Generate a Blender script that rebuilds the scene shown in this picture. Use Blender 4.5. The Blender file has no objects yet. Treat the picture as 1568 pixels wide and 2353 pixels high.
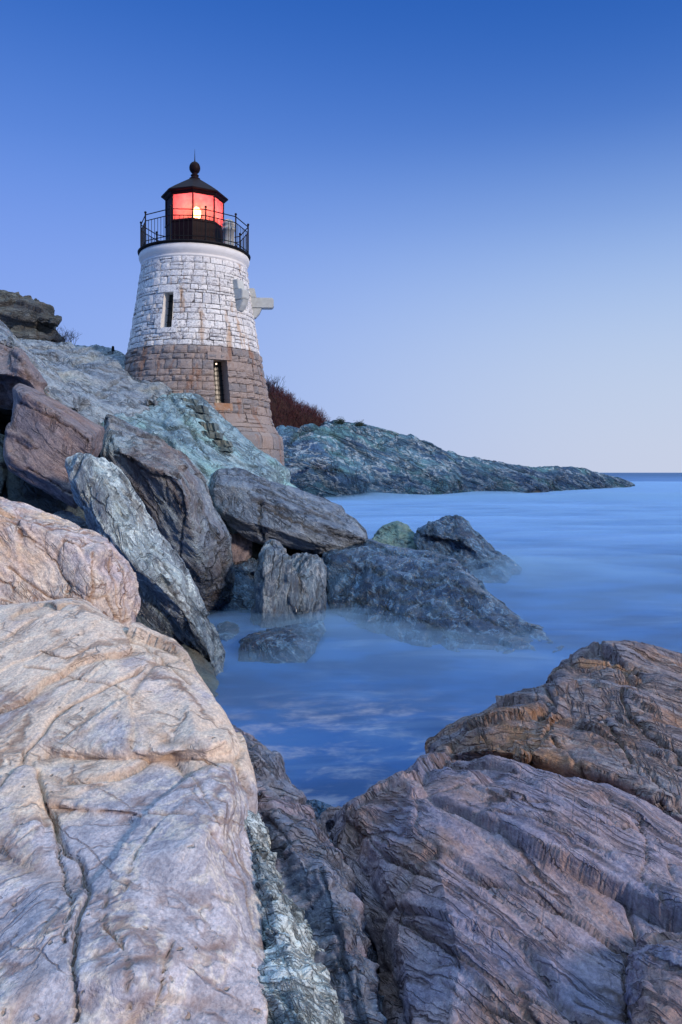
import bpy, bmesh, math, random
import numpy as np
from mathutils import Vector, Matrix, geometry as mgeo

R = math.radians
scene = bpy.context.scene
COL = scene.collection
FPX, CX, HY, EYE = 1800.0, 784.0, 1086.0, 3.0      # focal length, axis, horizon row, eye height above the sea

# ------------------------------------------------------------------ camera
cam_d = bpy.data.cameras.new('camera'); cam = bpy.data.objects.new('camera', cam_d); COL.objects.link(cam)
cam.location = (0, 0, EYE); cam.rotation_euler = (R(90), 0, 0)
cam_d.sensor_fit = 'VERTICAL'; cam_d.sensor_height = 36.0
cam_d.lens = FPX/2353*36; cam_d.shift_y = -(1176.5-HY)/2353
cam_d.clip_start = 0.05; cam_d.clip_end = 60000
scene.camera = cam

# ------------------------------------------------------------------ world and light
SUN_AZ, SUN_EL = 128.0, 24.0       # direction to the sun, degrees clockwise from +Y, and elevation
world = bpy.data.worlds.new('World'); scene.world = world; world.use_nodes = True
nt = world.node_tree; nt.nodes.clear()
def srgb(r, g, b):
    f = lambda c: (c/255/12.92) if c/255 <= .04045 else ((c/255+.055)/1.055)**2.4
    return (f(r), f(g), f(b), 1)
wo = nt.nodes.new('ShaderNodeOutputWorld'); wb = nt.nodes.new('ShaderNodeBackground')
tc = nt.nodes.new('ShaderNodeTexCoord'); sp = nt.nodes.new('ShaderNodeSeparateXYZ')
nt.links.new(tc.outputs['Generated'], sp.inputs[0])
def wramp(stops):
    rr = nt.nodes.new('ShaderNodeValToRGB'); cr = rr.color_ramp; cr.interpolation = 'B_SPLINE'
    while len(cr.elements) < len(stops): cr.elements.new(.5)
    for e, (p, c) in zip(cr.elements, stops): e.position = p; e.color = srgb(*c)
    return rr
rl = wramp([(0, (150, 180, 240)), (.06, (148, 179, 242)), (.18, (140, 171, 242)), (.28, (122, 158, 238)), (.38, (92, 138, 224)), (.52, (40, 100, 192)), (.66, (22, 80, 172)), (.82, (150, 205, 250)), (1, (215, 240, 255))])
rr_ = wramp([(0, (203, 211, 233)), (.06, (199, 211, 235)), (.14, (190, 208, 237)), (.22, (168, 195, 238)), (.30, (132, 168, 229)), (.40, (66, 118, 204)), (.53, (32, 90, 178)), (.66, (22, 80, 172)), (.82, (150, 205, 250)), (1, (215, 240, 255))])
azm = nt.nodes.new('ShaderNodeMapRange'); azm.interpolation_type = 'SMOOTHSTEP'
azm.inputs[1].default_value = -.46; azm.inputs[2].default_value = .46
nt.links.new(sp.outputs[0], azm.inputs[0])
zc = nt.nodes.new('ShaderNodeMath'); zc.operation = 'MAXIMUM'; zc.inputs[1].default_value = 0
nt.links.new(sp.outputs[2], zc.inputs[0])
nt.links.new(zc.outputs[0], rl.inputs[0]); nt.links.new(zc.outputs[0], rr_.inputs[0])
mxs = nt.nodes.new('ShaderNodeMix'); mxs.data_type = 'RGBA'
nt.links.new(azm.outputs[0], mxs.inputs[0]); nt.links.new(rl.outputs[0], mxs.inputs[6]); nt.links.new(rr_.outputs[0], mxs.inputs[7])
nt.links.new(mxs.outputs[2], wb.inputs[0])
ovh = nt.nodes.new('ShaderNodeMapRange'); ovh.interpolation_type = 'SMOOTHSTEP'      # unseen sky overhead boosted, like the top ramp stops, as added fill light
for i_, v_ in ((1, .60), (2, .85), (3, .96), (4, 1.75)): ovh.inputs[i_].default_value = v_
nt.links.new(sp.outputs[2], ovh.inputs[0]); nt.links.new(ovh.outputs[0], wb.inputs[1])
sky = nt.nodes.new('ShaderNodeTexSky'); sky.sky_type = 'NISHITA'; sky.sun_disc = False
sky.sun_elevation = R(SUN_EL); sky.sun_rotation = R(SUN_AZ)
wb2 = nt.nodes.new('ShaderNodeBackground'); wb2.inputs[1].default_value = .002
nt.links.new(sky.outputs[0], wb2.inputs[0])
wa = nt.nodes.new('ShaderNodeAddShader')
nt.links.new(wb.outputs[0], wa.inputs[0]); nt.links.new(wb2.outputs[0], wa.inputs[1]); nt.links.new(wa.outputs[0], wo.inputs[0])

sd = bpy.data.lights.new('sun', 'SUN'); sd.energy = 2.9; sd.angle = R(10); sd.color = (1.0, .82, .66)
sun = bpy.data.objects.new('sun', sd); COL.objects.link(sun)
dv = Vector((math.sin(R(SUN_AZ))*math.cos(R(SUN_EL)), math.cos(R(SUN_AZ))*math.cos(R(SUN_EL)), math.sin(R(SUN_EL))))
sun.rotation_euler = dv.to_track_quat('Z', 'Y').to_euler(); sun.location = dv*40
vs = scene.view_settings; vs.view_transform = 'Standard'; vs.look = 'None'; vs.exposure = 0.0; vs.gamma = 1.0
scene.render.engine = 'CYCLES'
scene.cycles.use_denoising = True
scene.cycles.max_bounces = 6; scene.cycles.diffuse_bounces = 3; scene.cycles.glossy_bounces = 3
scene.cycles.volume_bounces = 1; scene.cycles.transparent_max_bounces = 16
scene.cycles.sample_clamp_indirect = 4.0

# ------------------------------------------------------------------ helpers
def W(px, py, Y): return Vector(((px-CX)/FPX*Y, Y, EYE-(py-HY)/FPX*Y))
def tag(o, label=None, cat=None, group=None, kind=None):
    for k, v in (('label', label), ('category', cat), ('group', group), ('kind', kind)):
        if v: o[k] = v
    return o
def link(name, me, mat=None, parent=None):
    o = bpy.data.objects.new(name, me); COL.objects.link(o)
    if mat is not None: me.materials.append(mat)
    if parent is not None: o.parent = parent
    return o
def recentre(o, c):
    c = Vector(c); o.data.transform(Matrix.Translation(-c)); o.location = c
def empty(name, loc):
    o = bpy.data.objects.new(name, None); COL.objects.link(o); o.location = loc; return o

def h3(i, j, k, seed):
    h = (i.astype(np.uint32)*np.uint32(374761393)) ^ (j.astype(np.uint32)*np.uint32(668265263)) ^ (k.astype(np.uint32)*np.uint32(2246822519)) ^ np.uint32((seed*3266489917) & 0xffffffff)
    h = (h ^ (h >> np.uint32(13)))*np.uint32(1274126177)
    h = (h ^ (h >> np.uint32(16)))*np.uint32(2654435769)
    return h ^ (h >> np.uint32(15))
def perlin(P, seed=0):
    P = P.astype(np.float32); F = np.floor(P); f = P-F; I = F.astype(np.int64)
    u = f*f*f*(f*(f*6-15)+10); out = np.zeros(len(P), np.float32)
    for a in (0, 1):
        wx = u[:, 0] if a else 1-u[:, 0]
        for b in (0, 1):
            wy = wx*(u[:, 1] if b else 1-u[:, 1])
            for c in (0, 1):
                w = wy*(u[:, 2] if c else 1-u[:, 2])
                h = h3(I[:, 0]+a, I[:, 1]+b, I[:, 2]+c, seed)
                gx = ((h & np.uint32(1023)).astype(np.float32)/511.5-1); gy = (((h >> np.uint32(10)) & np.uint32(1023)).astype(np.float32)/511.5-1)
                gz = (((h >> np.uint32(20)) & np.uint32(1023)).astype(np.float32)/511.5-1)
                out += w*(gx*(f[:, 0]-a)+gy*(f[:, 1]-b)+gz*(f[:, 2]-c))
    return out*1.5
def fbm(P, oct=4, seed=0, gain=.5):
    o = np.zeros(len(P), np.float32); a = 1.0; s = 1.0
    for k in range(oct):
        o += a*perlin(P*s+k*17.3, seed+k); a *= gain; s *= 2.03
    return o
def worley(P, seed=0):
    P = P.astype(np.float32); F = np.floor(P); I = F.astype(np.int64); f = P-F
    d1 = np.full(len(P), 9., np.float32); d2 = d1.copy(); idr = np.zeros(len(P), np.float32); tl = idr.copy()
    for a in (-1, 0, 1):
        for b in (-1, 0, 1):
            for c in (-1, 0, 1):
                h = h3(I[:, 0]+a, I[:, 1]+b, I[:, 2]+c, seed)
                x = (h & np.uint32(1023)).astype(np.float32)/1023+a-f[:, 0]; y = ((h >> np.uint32(10)) & np.uint32(1023)).astype(np.float32)/1023+b-f[:, 1]
                z = ((h >> np.uint32(20)) & np.uint32(1023)).astype(np.float32)/1023+c-f[:, 2]
                d = np.sqrt(x*x+y*y+z*z); near = d < d1
                d2 = np.where(near, d1, np.minimum(d2, d)); d1 = np.where(near, d, d1)
                h2 = (h*np.uint32(2246822519)) ^ (h >> np.uint32(9)); t_ = -(x*((h2 & np.uint32(255)).astype(np.float32)/127.5-1)+y*(((h2 >> np.uint32(8)) & np.uint32(255)).astype(np.float32)/127.5-1)+z*(((h2 >> np.uint32(16)) & np.uint32(255)).astype(np.float32)/127.5-1))
                tl = np.where(near, t_, tl); idr = np.where(near, ((h*np.uint32(2654435769)) >> np.uint32(8)).astype(np.float32)/16777215., idr)
    return d1, d2, idr, tl
def frame(n, along=(1, 0, 0)):
    n = Vector(n).normalized(); a = Vector(along); a = (a-n*a.dot(n)).normalized(); b = n.cross(a)
    return np.array([a[:], b[:], n[:]], np.float32)       # rows: along the grain, across it, normal of the bedding

# ------------------------------------------------------------------ materials
class NT:
    def __init__(s, name):
        s.m = bpy.data.materials.new(name); s.m.use_nodes = True; s.t = s.m.node_tree; s.t.nodes.clear()
        s.out = s.n('ShaderNodeOutputMaterial')
    def n(s, t, **kw):
        x = s.t.nodes.new(t)
        for k, v in kw.items(): setattr(x, k, v)
        return x
    def put(s, sock, v):
        if v is None: return
        if hasattr(v, 'is_output'): s.t.links.new(v, sock)
        else: sock.default_value = v
    def math(s, op, a, b=None, c=None, clamp=False):
        x = s.n('ShaderNodeMath', operation=op, use_clamp=clamp)
        for i, v in enumerate((a, b, c)):
            if v is not None: s.put(x.inputs[i], v)
        return x.outputs[0]
    def dot(s, a, v):
        x = s.n('ShaderNodeVectorMath', operation='DOT_PRODUCT'); s.put(x.inputs[0], a); x.inputs[1].default_value = v; return x.outputs['Value']
    def vec(s, op, a, b):
        x = s.n('ShaderNodeVectorMath', operation=op); s.put(x.inputs[0], a); s.put(x.inputs[1], b); return x.outputs[0]
    def noise(s, v, scale=1, detail=4, rough=.55, dist=0, col=False):
        x = s.n('ShaderNodeTexNoise'); s.put(x.inputs['Vector'], v); x.inputs['Scale'].default_value = scale
        x.inputs['Detail'].default_value = detail; x.inputs['Roughness'].default_value = rough; x.inputs['Distortion'].default_value = dist
        return x.outputs['Color' if col else 'Fac']
    def step(s, v, a, b, o0=0., o1=1.):
        x = s.n('ShaderNodeMapRange', interpolation_type='SMOOTHSTEP'); s.put(x.inputs[0], v)
        for i, q in ((1, a), (2, b), (3, o0), (4, o1)): x.inputs[i].default_value = q
        return x.outputs[0]
    def mix(s, f, a, b, mode='MIX'):
        x = s.n('ShaderNodeMix', data_type='RGBA', blend_type=mode); s.put(x.inputs[0], f)
        s.put(x.inputs[6], a if hasattr(a, 'is_output') else (*a[:3], 1)); s.put(x.inputs[7], b if hasattr(b, 'is_output') else (*b[:3], 1))
        return x.outputs[2]
    def bsdf(s, col, rough=.6, spec=.5, metal=0., normal=None, **kw):
        x = s.n('ShaderNodeBsdfPrincipled'); s.put(x.inputs['Base Color'], col if hasattr(col, 'is_output') else (*col[:3], 1))
        s.put(x.inputs['Roughness'], rough); s.put(x.inputs['Specular IOR Level'], spec); s.put(x.inputs['Metallic'], metal)
        if normal is not None: s.put(x.inputs['Normal'], normal)
        for k, v in kw.items(): s.put(x.inputs[k], v)
        s.t.links.new(x.outputs[0], s.out.inputs[0]); return x
    def bump(s, h, dist, strength=1.0, prev=None):
        x = s.n('ShaderNodeBump'); s.put(x.inputs['Height'], h); x.inputs['Distance'].default_value = dist; x.inputs['Strength'].default_value = strength
        if prev is not None: s.put(x.inputs['Normal'], prev)
        return x.outputs[0]

def rock_mat(name, fr, c1, c2, stain, stain_amt, vein, vein_amt, crack_col, k=1.0, grain=5.0, rough=.55, spec=.5, bump=.02, crack_amt=1., fleck=.25, bf=1., wet=None, stain_scale=.9, crack_scale=2.2, crackle=0., warp=.2, pits=0., warm_light_zone=None, cross=.85):
    s = NT(name)
    P = s.n('ShaderNodeNewGeometry').outputs['Position']
    comb = s.n('ShaderNodeCombineXYZ')
    for i in range(3): s.put(comb.inputs[i], s.dot(P, tuple(float(q) for q in fr[i])))
    V = comb.outputs[0]
    w = s.vec('SCALE', s.vec('SUBTRACT', s.noise(P, 1.1*k, 3, col=True), (.5, .5, .5)), (0, 0, 0)); w.node.inputs[3].default_value = warp/k
    Vw = s.vec('ADD', V, w)
    Va = s.vec('MULTIPLY', Vw, (1., 1.4, grain)); Vf = s.vec('MULTIPLY', Vw, (1., 1.8, grain*1.6))
    n1 = s.noise(Va, .8*k, 5, .6); n2 = s.noise(Vf, 4.0*k, 6, .65); n3 = s.noise(P, .5*k, 4, .6)
    col = s.mix(s.step(n1, .36, .64), c1, c2)
    col = s.mix(s.step(n2, .3, .72), s.mix(1., col, (.62, .62, .66), 'MULTIPLY'), s.mix(1., col, (1.22, 1.2, 1.18), 'MULTIPLY'))
    patch = s.noise(s.vec('MULTIPLY', Vw, (1, 1, 2.2)), stain_scale*k, 5, .62)
    if warm_light_zone:
        patch = s.math('ADD', patch, s.step(s.math('ADD', s.dot(P, warm_light_zone[0]), s.math('MULTIPLY', n1, .8)), warm_light_zone[1], warm_light_zone[2], -.05, .14))  # warm light on the far upper part painted into the stain colour
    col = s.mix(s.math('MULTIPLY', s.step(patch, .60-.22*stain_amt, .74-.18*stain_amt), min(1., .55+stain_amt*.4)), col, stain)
    vn = s.noise(s.vec('MULTIPLY', Vw, (1, 1, 3)), 1.7*k, 5, .6)
    vn = s.step(s.math('ABSOLUTE', s.math('SUBTRACT', vn, .5)), .0, .035, 1., 0.)
    col = s.mix(s.math('MULTIPLY', vn, vein_amt), col, vein)
    fl = s.step(s.noise(Vf, 16*k, 4, .7), .60, .72)
    col = s.mix(s.math('MULTIPLY', fl, fleck), col, s.mix(1., col, (2.0, 2.0, 2.05), 'MULTIPLY'))
    spk = s.noise(P, 46*k, 3, .7)
    col = s.mix(s.step(spk, .36, .64), s.mix(1., col, (.74, .74, .76), 'MULTIPLY'), s.mix(1., col, (1.14, 1.14, 1.13), 'MULTIPLY'))
    # fracture network
    def vor(v, sc, wd):
        x = s.n('ShaderNodeTexVoronoi', feature='DISTANCE_TO_EDGE'); s.put(x.inputs['Vector'], v); x.inputs['Scale'].default_value = sc
        return s.step(x.outputs['Distance'], 0., wd, 1., 0.)
    cw = s.vec('SCALE', s.vec('SUBTRACT', s.noise(P, 6*k, 4, col=True), (.5, .5, .5)), (0, 0, 0)); cw.node.inputs[3].default_value = .16/k
    Vc = s.vec('ADD', Vw, cw)
    ca = vor(s.vec('MULTIPLY', Vc, (.35, .9, 2.6)), crack_scale*k*.5, .03)
    def contour(v, sc, wd, det=3):
        return s.step(s.math('ABSOLUTE', s.math('SUBTRACT', s.noise(v, sc, det, .55), .5)), 0., wd, 1., 0.)
    Vl = s.vec('ADD', V, s.vec('MULTIPLY', cw, (.35, .35, .35)))
    Vl = s.vec('ADD', Vl, s.vec('MULTIPLY', w, (.3, .3, .3)))
    cb = s.math('MAXIMUM', contour(s.vec('MULTIPLY', Vl, (.15, .45, 2.3)), crack_scale*k*.9, .022, 4), s.math('MULTIPLY', contour(s.vec('MULTIPLY', Vl, (.22, .6, 2.6)), crack_scale*k*2.4, .03, 3), .7))
    dg = s.n('ShaderNodeCombineXYZ'); sv = s.n('ShaderNodeSeparateXYZ'); s.put(sv.inputs[0], Vl)
    for i_, (pa, pb) in enumerate(((.8, .6), (-.6, .8))):
        s.put(dg.inputs[i_*2], s.math('ADD', s.math('MULTIPLY', sv.outputs[0], pa), s.math('MULTIPLY', sv.outputs[2], pb)))
    s.put(dg.inputs[1], sv.outputs[1])
    cb = s.math('MAXIMUM', cb, s.math('MULTIPLY', contour(s.vec('MULTIPLY', dg.outputs[0], (2.4, .5, .28)), crack_scale*k*1.0, .022, 4), cross))
    gate = s.step(s.noise(P, 1.5*k, 3), .42, .60)
    gate2 = s.step(s.noise(P, 2.3*k, 3), .50-.3*crackle, .66-.3*crackle)
    crk = s.math('MAXIMUM', s.math('MULTIPLY', ca, gate), s.math('MULTIPLY', s.math('MULTIPLY', cb, gate2), .8))
    att = s.n('ShaderNodeAttribute', attribute_name='crack')
    crk2 = s.math('MAXIMUM', s.math('MULTIPLY', crk, crack_amt), att.outputs['Fac'], clamp=True)
    col = s.mix(s.math('MULTIPLY', s.math('MULTIPLY', crk, crack_amt), .85), col, crack_col)
    seam = tuple(a*.55+b*.30 for a, b in zip(crack_col, stain))
    col = s.mix(s.math('MULTIPLY', att.outputs['Fac'], .85), col, s.mix(s.noise(P, 5*k, 3), crack_col, seam))
    pit = None
    if pits:
        pv = s.n('ShaderNodeTexVoronoi'); s.put(pv.inputs['Vector'], s.vec('ADD', P, cw)); pv.inputs['Scale'].default_value = 9*k
        pit = s.math('MULTIPLY', s.step(pv.outputs['Distance'], .05, .16, 1., 0.), s.step(s.noise(P, 1.9*k, 3), .52, .60))
        col = s.mix(s.math('MULTIPLY', pit, pits), col, seam)
    rg = s.step(n2, .3, .75, rough-.1, rough+.12)
    if wet is not None:
        z = s.n('ShaderNodeSeparateXYZ'); s.put(z.inputs[0], P)
        zz = s.math('ADD', z.outputs[2], s.math('MULTIPLY', s.math('SUBTRACT', n3, .5), wet*1.6))
        wm = s.step(zz, wet*.45, wet*1.15, 1., 0.)
        col = s.mix(s.math('MULTIPLY', wm, .85), col, s.mix(1., col, (.32, .36, .42), 'MULTIPLY'))
        rg = s.math('SUBTRACT', rg, s.math('MULTIPLY', wm, .25))
    crease = lambda v, sc, det: s.math('ABSOLUTE', s.math('SUBTRACT', s.noise(v, sc, det, .6), .5))
    hgt = s.math('ADD', s.math('MULTIPLY', n2, .25), s.math('MULTIPLY', s.math('MINIMUM', crease(Va, 3.5*k*bf, 5), .06), 3.0))
    hgt = s.math('ADD', hgt, s.math('MULTIPLY', s.math('MINIMUM', crease(Va, 10*k*bf, 4), .08), 1.0))
    hgt = s.math('ADD', hgt, s.math('MULTIPLY', s.noise(P, 26*k, 6, .78), .34))
    hgt = s.math('SUBTRACT', hgt, s.math('MULTIPLY', crk, .9*crack_amt))
    if pit is not None: hgt = s.math('SUBTRACT', hgt, pit)
    s.bsdf(col, rg, spec, normal=s.bump(hgt, bump/k*2.2, 1.0))
    return s.m

# ------------------------------------------------------------------ rock builder
def seg_dist(PX, line):
    d = np.full(len(PX), 1e9, np.float32)
    for (x0, y0), (x1, y1) in zip(line[:-1], line[1:]):
        v = np.array([x1-x0, y1-y0], np.float32); L = max(float(v@v), 1e-6)
        t = np.clip(((PX-[x0, y0])@v)/L, 0, 1); q = PX-np.array([x0, y0])-t[:, None]*v
        d = np.minimum(d, np.sqrt((q*q).sum(1)))
    return d
def shell(bm, outline, ridges, pts, back, shrink=.75, bl=None):
    vs, es, zs = [], [], []
    def add(p): vs.append(Vector((p[0], p[1]))); zs.append(p[2]); return len(vs)-1
    idx = [add(p) for p in outline]; n = len(idx)
    es += [(idx[i], idx[(i+1) % n]) for i in range(n)]
    for r in ridges:
        k = [add(p) for p in r]; es += list(zip(k[:-1], k[1:]))
    for p in pts: add(p)
    ov, oe, of, ori, _, _ = mgeo.delaunay_2d_cdt(vs, es, [idx], 1, 1e-4)
    Y = []
    for v, o in zip(ov, ori):
        if o: Y.append(zs[o[0]])
        else:
            w = [1/((v-q).length_squared+1) for q in vs]; Y.append(sum(a*b for a, b in zip(w, zs))/sum(w))
    cx = sum(v.x for v in ov)/len(ov); cy = sum(v.y for v in ov)/len(ov)
    fv = [bm.verts.new(W(v.x, v.y, y)) for v, y in zip(ov, Y)]
    mv = [bm.verts.new(W(v.x, v.y, y+back*.45)) for v, y in zip(ov, Y)]
    bv = [bm.verts.new(W(cx+(v.x-cx)*shrink, cy+(v.y-cy)*shrink, y+back)) for v, y in zip(ov, Y)]
    cnt = {}
    for f in of:
        for i in range(len(f)):
            e = (f[i], f[(i+1) % len(f)]); cnt[e] = 1
        bm.faces.new([fv[i] for i in f]); bm.faces.new([bv[i] for i in reversed(f)])
    for (a, b) in cnt:
        if (b, a) not in cnt:
            bm.faces.new([fv[b], fv[a], mv[a], mv[b]]); bm.faces.new([mv[b], mv[a], bv[a], bv[b]])
    for v in mv:
        if not v.link_faces: bm.verts.remove(v)
QV = 1.0
def rock(name, outline, mat, fr, ridges=(), pts=(), back=1., voxel=.03, smooth=2, grooves=(), a0=.05, f0=1.2, a1=.03, fs=3., ab=.03, fb=1.5, ac=.02, a3=.01, f3=12., chip=.42, base=0, extra=(), seed=1, label=None, cat=None, kind=None, group=None, shrink=.75):
    bm = bmesh.new(); shell(bm, outline, ridges, pts, back, shrink)
    for ex in extra: shell(bm, ex[0], ex[1] if len(ex) > 1 else (), ex[2] if len(ex) > 2 else (), ex[3] if len(ex) > 3 else back, shrink)
    if base:
        src = [v.co.copy() for v in bm.verts if v.co.z > -1.5]; cx = sum(v.x for v in src)/len(src); cy = sum(v.y for v in src)/len(src); new = []
        for v in src:
            q = Vector((cx+(v.x-cx)*.86, cy+(v.y-cy)*.86, 0))
            for z in (-1.0, max(-.8, v.z-base)): new.append(bm.verts.new((q.x, q.y, z)))
        h = bmesh.ops.convex_hull(bm, input=new, use_existing_faces=False)
        bmesh.ops.delete(bm, geom=[g for g in h['geom_interior'] if isinstance(g, bmesh.types.BMVert)], context='VERTS')
    bmesh.ops.recalc_face_normals(bm, faces=bm.faces[:])
    me0 = bpy.data.meshes.new('tmp'); bm.to_mesh(me0); bm.free()
    o = bpy.data.objects.new('tmp', me0); COL.objects.link(o)
    md = o.modifiers.new('r', 'REMESH'); md.mode = 'VOXEL'; md.voxel_size = voxel*QV
    if smooth:
        m2 = o.modifiers.new('s', 'SMOOTH'); m2.factor = .5; m2.iterations = smooth
    dg = bpy.context.evaluated_depsgraph_get(); me = bpy.data.meshes.new_from_object(o.evaluated_get(dg))
    bpy.data.objects.remove(o); bpy.data.meshes.remove(me0)
    n = len(me.vertices); co = np.empty(n*3, np.float32); me.vertices.foreach_get('co', co); co = co.reshape(-1, 3)
    nr = np.empty(n*3, np.float32); me.vertex_normals.foreach_get('vector', nr); nr = nr.reshape(-1, 3)
    V = co@fr.T
    wv = fbm(co*f0*.8, 3, seed+50)
    d = a0*fbm(co*f0, 3, seed)
    Vs = V.copy(); Vs[:, 0] *= .25; Vs[:, 1] *= .35; Vs[:, 2] *= 1.
    # bedding ledges: a skewed saw along the bedding normal, its edge wandering
    t = V[:, 2]*fs+.9*wv+.35*perlin(V*np.array([.8, 1.2, 3.])*f0*1.5, seed+9); fz = t-np.floor(t)
    hl = (h3(np.floor(t).astype(np.int64), np.zeros(n, np.int64), np.zeros(n, np.int64), seed+3) & np.uint32(255)).astype(np.float32)/255
    saw = np.where(fz < .86, fz/.86, (1-fz)/.14)
    d += a1*(saw-.5)*(.3+1.2*hl)
    # fracture blocks
    Vb = (V+wv[:, None]*.12)*np.array([.6, .9, 1.6], np.float32)*fb
    d1, d2, idr, tl = worley(Vb, seed+20); edge = d2-d1
    d += ab*((idr-.5)*1.1+1.1*tl)
    e1, e2, idr2, tl2 = worley((V+wv[:, None]*.05)*np.array([.45, .9, 1.9], np.float32)*fb*3.3, seed+21)
    d += ab*chip*((idr2-.5)*.4+.6*tl2)
    f1_, f2_, idr3, tl3 = worley((V+wv[:, None]*.02)*np.array([.4, .9, 2.0], np.float32)*fb*9., seed+22)
    d += ab*chip*.45*((idr3-.5)*.4+.6*tl3)
    gate = np.clip(perlin(co*f0*1.3, seed+31)*3+.5, 0, 1)
    crk = np.clip(1-edge/.05, 0, 1)*gate
    d -= ac*crk
    d += a3*fbm(V*np.array([.5, .7, 2.2], np.float32)*f3, 3, seed+70, .6)
    PX = np.stack([co[:, 0]/co[:, 1]*FPX+CX, HY+(EYE-co[:, 2])/co[:, 1]*FPX], 1)
    att = crk*.6
    for line, wpx, dep in grooves:
        q = seg_dist(PX+np.stack([perlin(co*9, 5), perlin(co*9, 6)], 1)*wpx*2.2, line)
        g = np.exp(-(q/wpx)**2); g = g*(nr[:, 1] < .35); d -= dep*g; att = np.maximum(att, g*.9)
    co2 = co+nr*d[:, None]
    me.vertices.foreach_set('co', co2.ravel()); 
    a = me.attributes.new('crack', 'FLOAT', 'POINT'); a.data.foreach_set('value', np.clip(att, 0, 1).astype(np.float32))
    me.polygons.foreach_set('use_smooth', np.ones(len(me.polygons), bool)); me.update()
    ob = link(name, me, mat)
    c = co2.mean(0); recentre(ob, (float(c[0]), float(c[1]), float(co2[:, 2].min())))
    print('rock', name, n)
    return tag(ob, label, cat, group, kind)

# bedding frames
F_SLOPE = frame((.55, -.25, .8), (1, .1, -.65))
F_LEFT = frame((.62, -.25, .72), (.8, .1, -.75))
F_SLAB = frame((.80, -.30, .42), (.55, .1, -1))
F_UP = frame((1, -.35, .05), (.05, .1, 1))
F_RIGHT = frame((.60, .70, .10), (1, -.8, -.4))
F_PURP = frame((.80, .55, .20), (1, -1.3, -.5))
F_FORE = frame((.15, -.45, .9), (.4, .9, .3))
F_HEAD = frame((.35, -.3, .9), (1, .1, -.4))
F_FLAT = frame((.15, -.1, 1), (1, 0, -.15))
F_STRIP = frame((.2, .9, .4), (1, -.2, .2))

M_pale = rock_mat('pale_boulder_rock', F_FORE, (.54, .495, .53), (.42, .41, .46), (.80, .62, .46), .5, (.78, .68, .56), .5, (.17, .085, .05), k=1.5, grain=1.6, rough=.62, spec=.35, bump=.0065, crack_amt=.9, fleck=.12, crack_scale=1.5, crackle=.3, pits=.8, bf=2.3, warm_light_zone=((0, 1, 0), 3.0, 4.3))
M_band = rock_mat('banded_pale_rock', F_LEFT, (.66, .56, .48), (.58, .50, .51), (.62, .40, .22), .3, (.76, .66, .54), .4, (.20, .08, .03), k=1.1, grain=3.5, rough=.6, spec=.35, bump=.010, crack_amt=.9, crackle=.2)
M_crink = rock_mat('crinkled_shiny_schist', F_STRIP, (.55, .68, .72), (.22, .28, .31), (.72, .82, .84), .7, (.8, .86, .86), .4, (.02, .025, .03), k=3.0, grain=2.2, rough=.32, spec=.8, bump=.022, crack_amt=1., crackle=.9)
M_dark = rock_mat('dark_schist', F_STRIP, (.20, .22, .30), (.12, .15, .22), (.28, .22, .27), .5, (.36, .38, .42), .25, (.02, .02, .03), k=1.6, grain=1.6, rough=.42, spec=.6, bump=.014, crackle=.5)
M_purp = rock_mat('purple_brown_rock', F_PURP, (.385, .275, .27), (.26, .235, .32), (.36, .20, .13), .4, (.44, .38, .42), .3, (.045, .02, .012), k=1.3, grain=2.4, rough=.5, spec=.5, bump=.011, crack_amt=1., crackle=.5, crack_scale=1.9, cross=.22)
M_rust = rock_mat('rusty_bedded_rock', F_RIGHT, (.36, .245, .205), (.25, .215, .24), (.40, .18, .06), .5, (.46, .42, .42), .4, (.05, .022, .010), k=1.0, grain=4.5, rough=.48, spec=.5, bump=.012, crack_amt=1., crackle=.7, crack_scale=1.8)
M_slope = rock_mat('teal_bedrock', F_SLOPE, (.38, .57, .64), (.22, .36, .46), (.32, .60, .58), .6, (.50, .60, .62), .35, (.04, .06, .075), k=.5, grain=5., rough=.5, spec=.5, bump=.03, crack_amt=.9, crackle=.5)
M_upper = rock_mat('grey_bedrock', F_SLOPE, (.37, .44, .50), (.26, .32, .40), (.40, .42, .38), .4, (.46, .52, .54), .3, (.045, .05, .06), k=.5, grain=5., rough=.55, spec=.45, bump=.028, crack_amt=.9, crackle=.3)
M_brown = rock_mat('brown_block_rock', F_LEFT, (.27, .215, .21), (.22, .19, .205), (.24, .13, .09), .3, (.34, .30, .29), .2, (.035, .022, .02), k=.8, grain=4., rough=.6, spec=.4, bump=.016, crack_amt=.9)
M_slab = rock_mat('leaning_slab_rock', F_SLAB, (.56, .70, .73), (.28, .33, .38), (.26, .19, .13), .25, (.80, .92, .92), .9, (.03, .035, .04), k=.8, grain=8., rough=.42, spec=.7, bump=.03, crack_amt=.9, wet=1.1, crackle=.3)
M_tall = rock_mat('tall_block_rock', F_SLAB, (.23, .29, .37), (.22, .185, .18), (.33, .44, .50), .4, (.50, .56, .58), .35, (.03, .025, .022), k=.6, grain=5., rough=.5, spec=.5, bump=.028, crack_amt=.9, wet=1.1, crackle=.2)
M_grey = rock_mat('grey_schist', F_SLOPE, (.21, .27, .35), (.13, .17, .235), (.32, .36, .38), .4, (.46, .50, .54), .35, (.02, .022, .025), k=.65, grain=6., rough=.42, spec=.6, bump=.032, wet=.9, crackle=.3)
M_wet = rock_mat('wet_shore_rock', F_SLOPE, (.055, .12, .21), (.02, .045, .10), (.14, .20, .28), .3, (.22, .40, .60), .5, (.008, .012, .020), k=.6, grain=9., fleck=.12, rough=.2, spec=1., bump=.022, crack_amt=.9, crackle=.3)
M_stand = rock_mat('upright_block_rock', F_UP, (.25, .345, .43), (.12, .17, .235), (.20, .14, .13), .3, (.56, .62, .66), .6, (.015, .02, .025), k=.9, grain=6., rough=.4, spec=.7, bump=.035, wet=.55)
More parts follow.
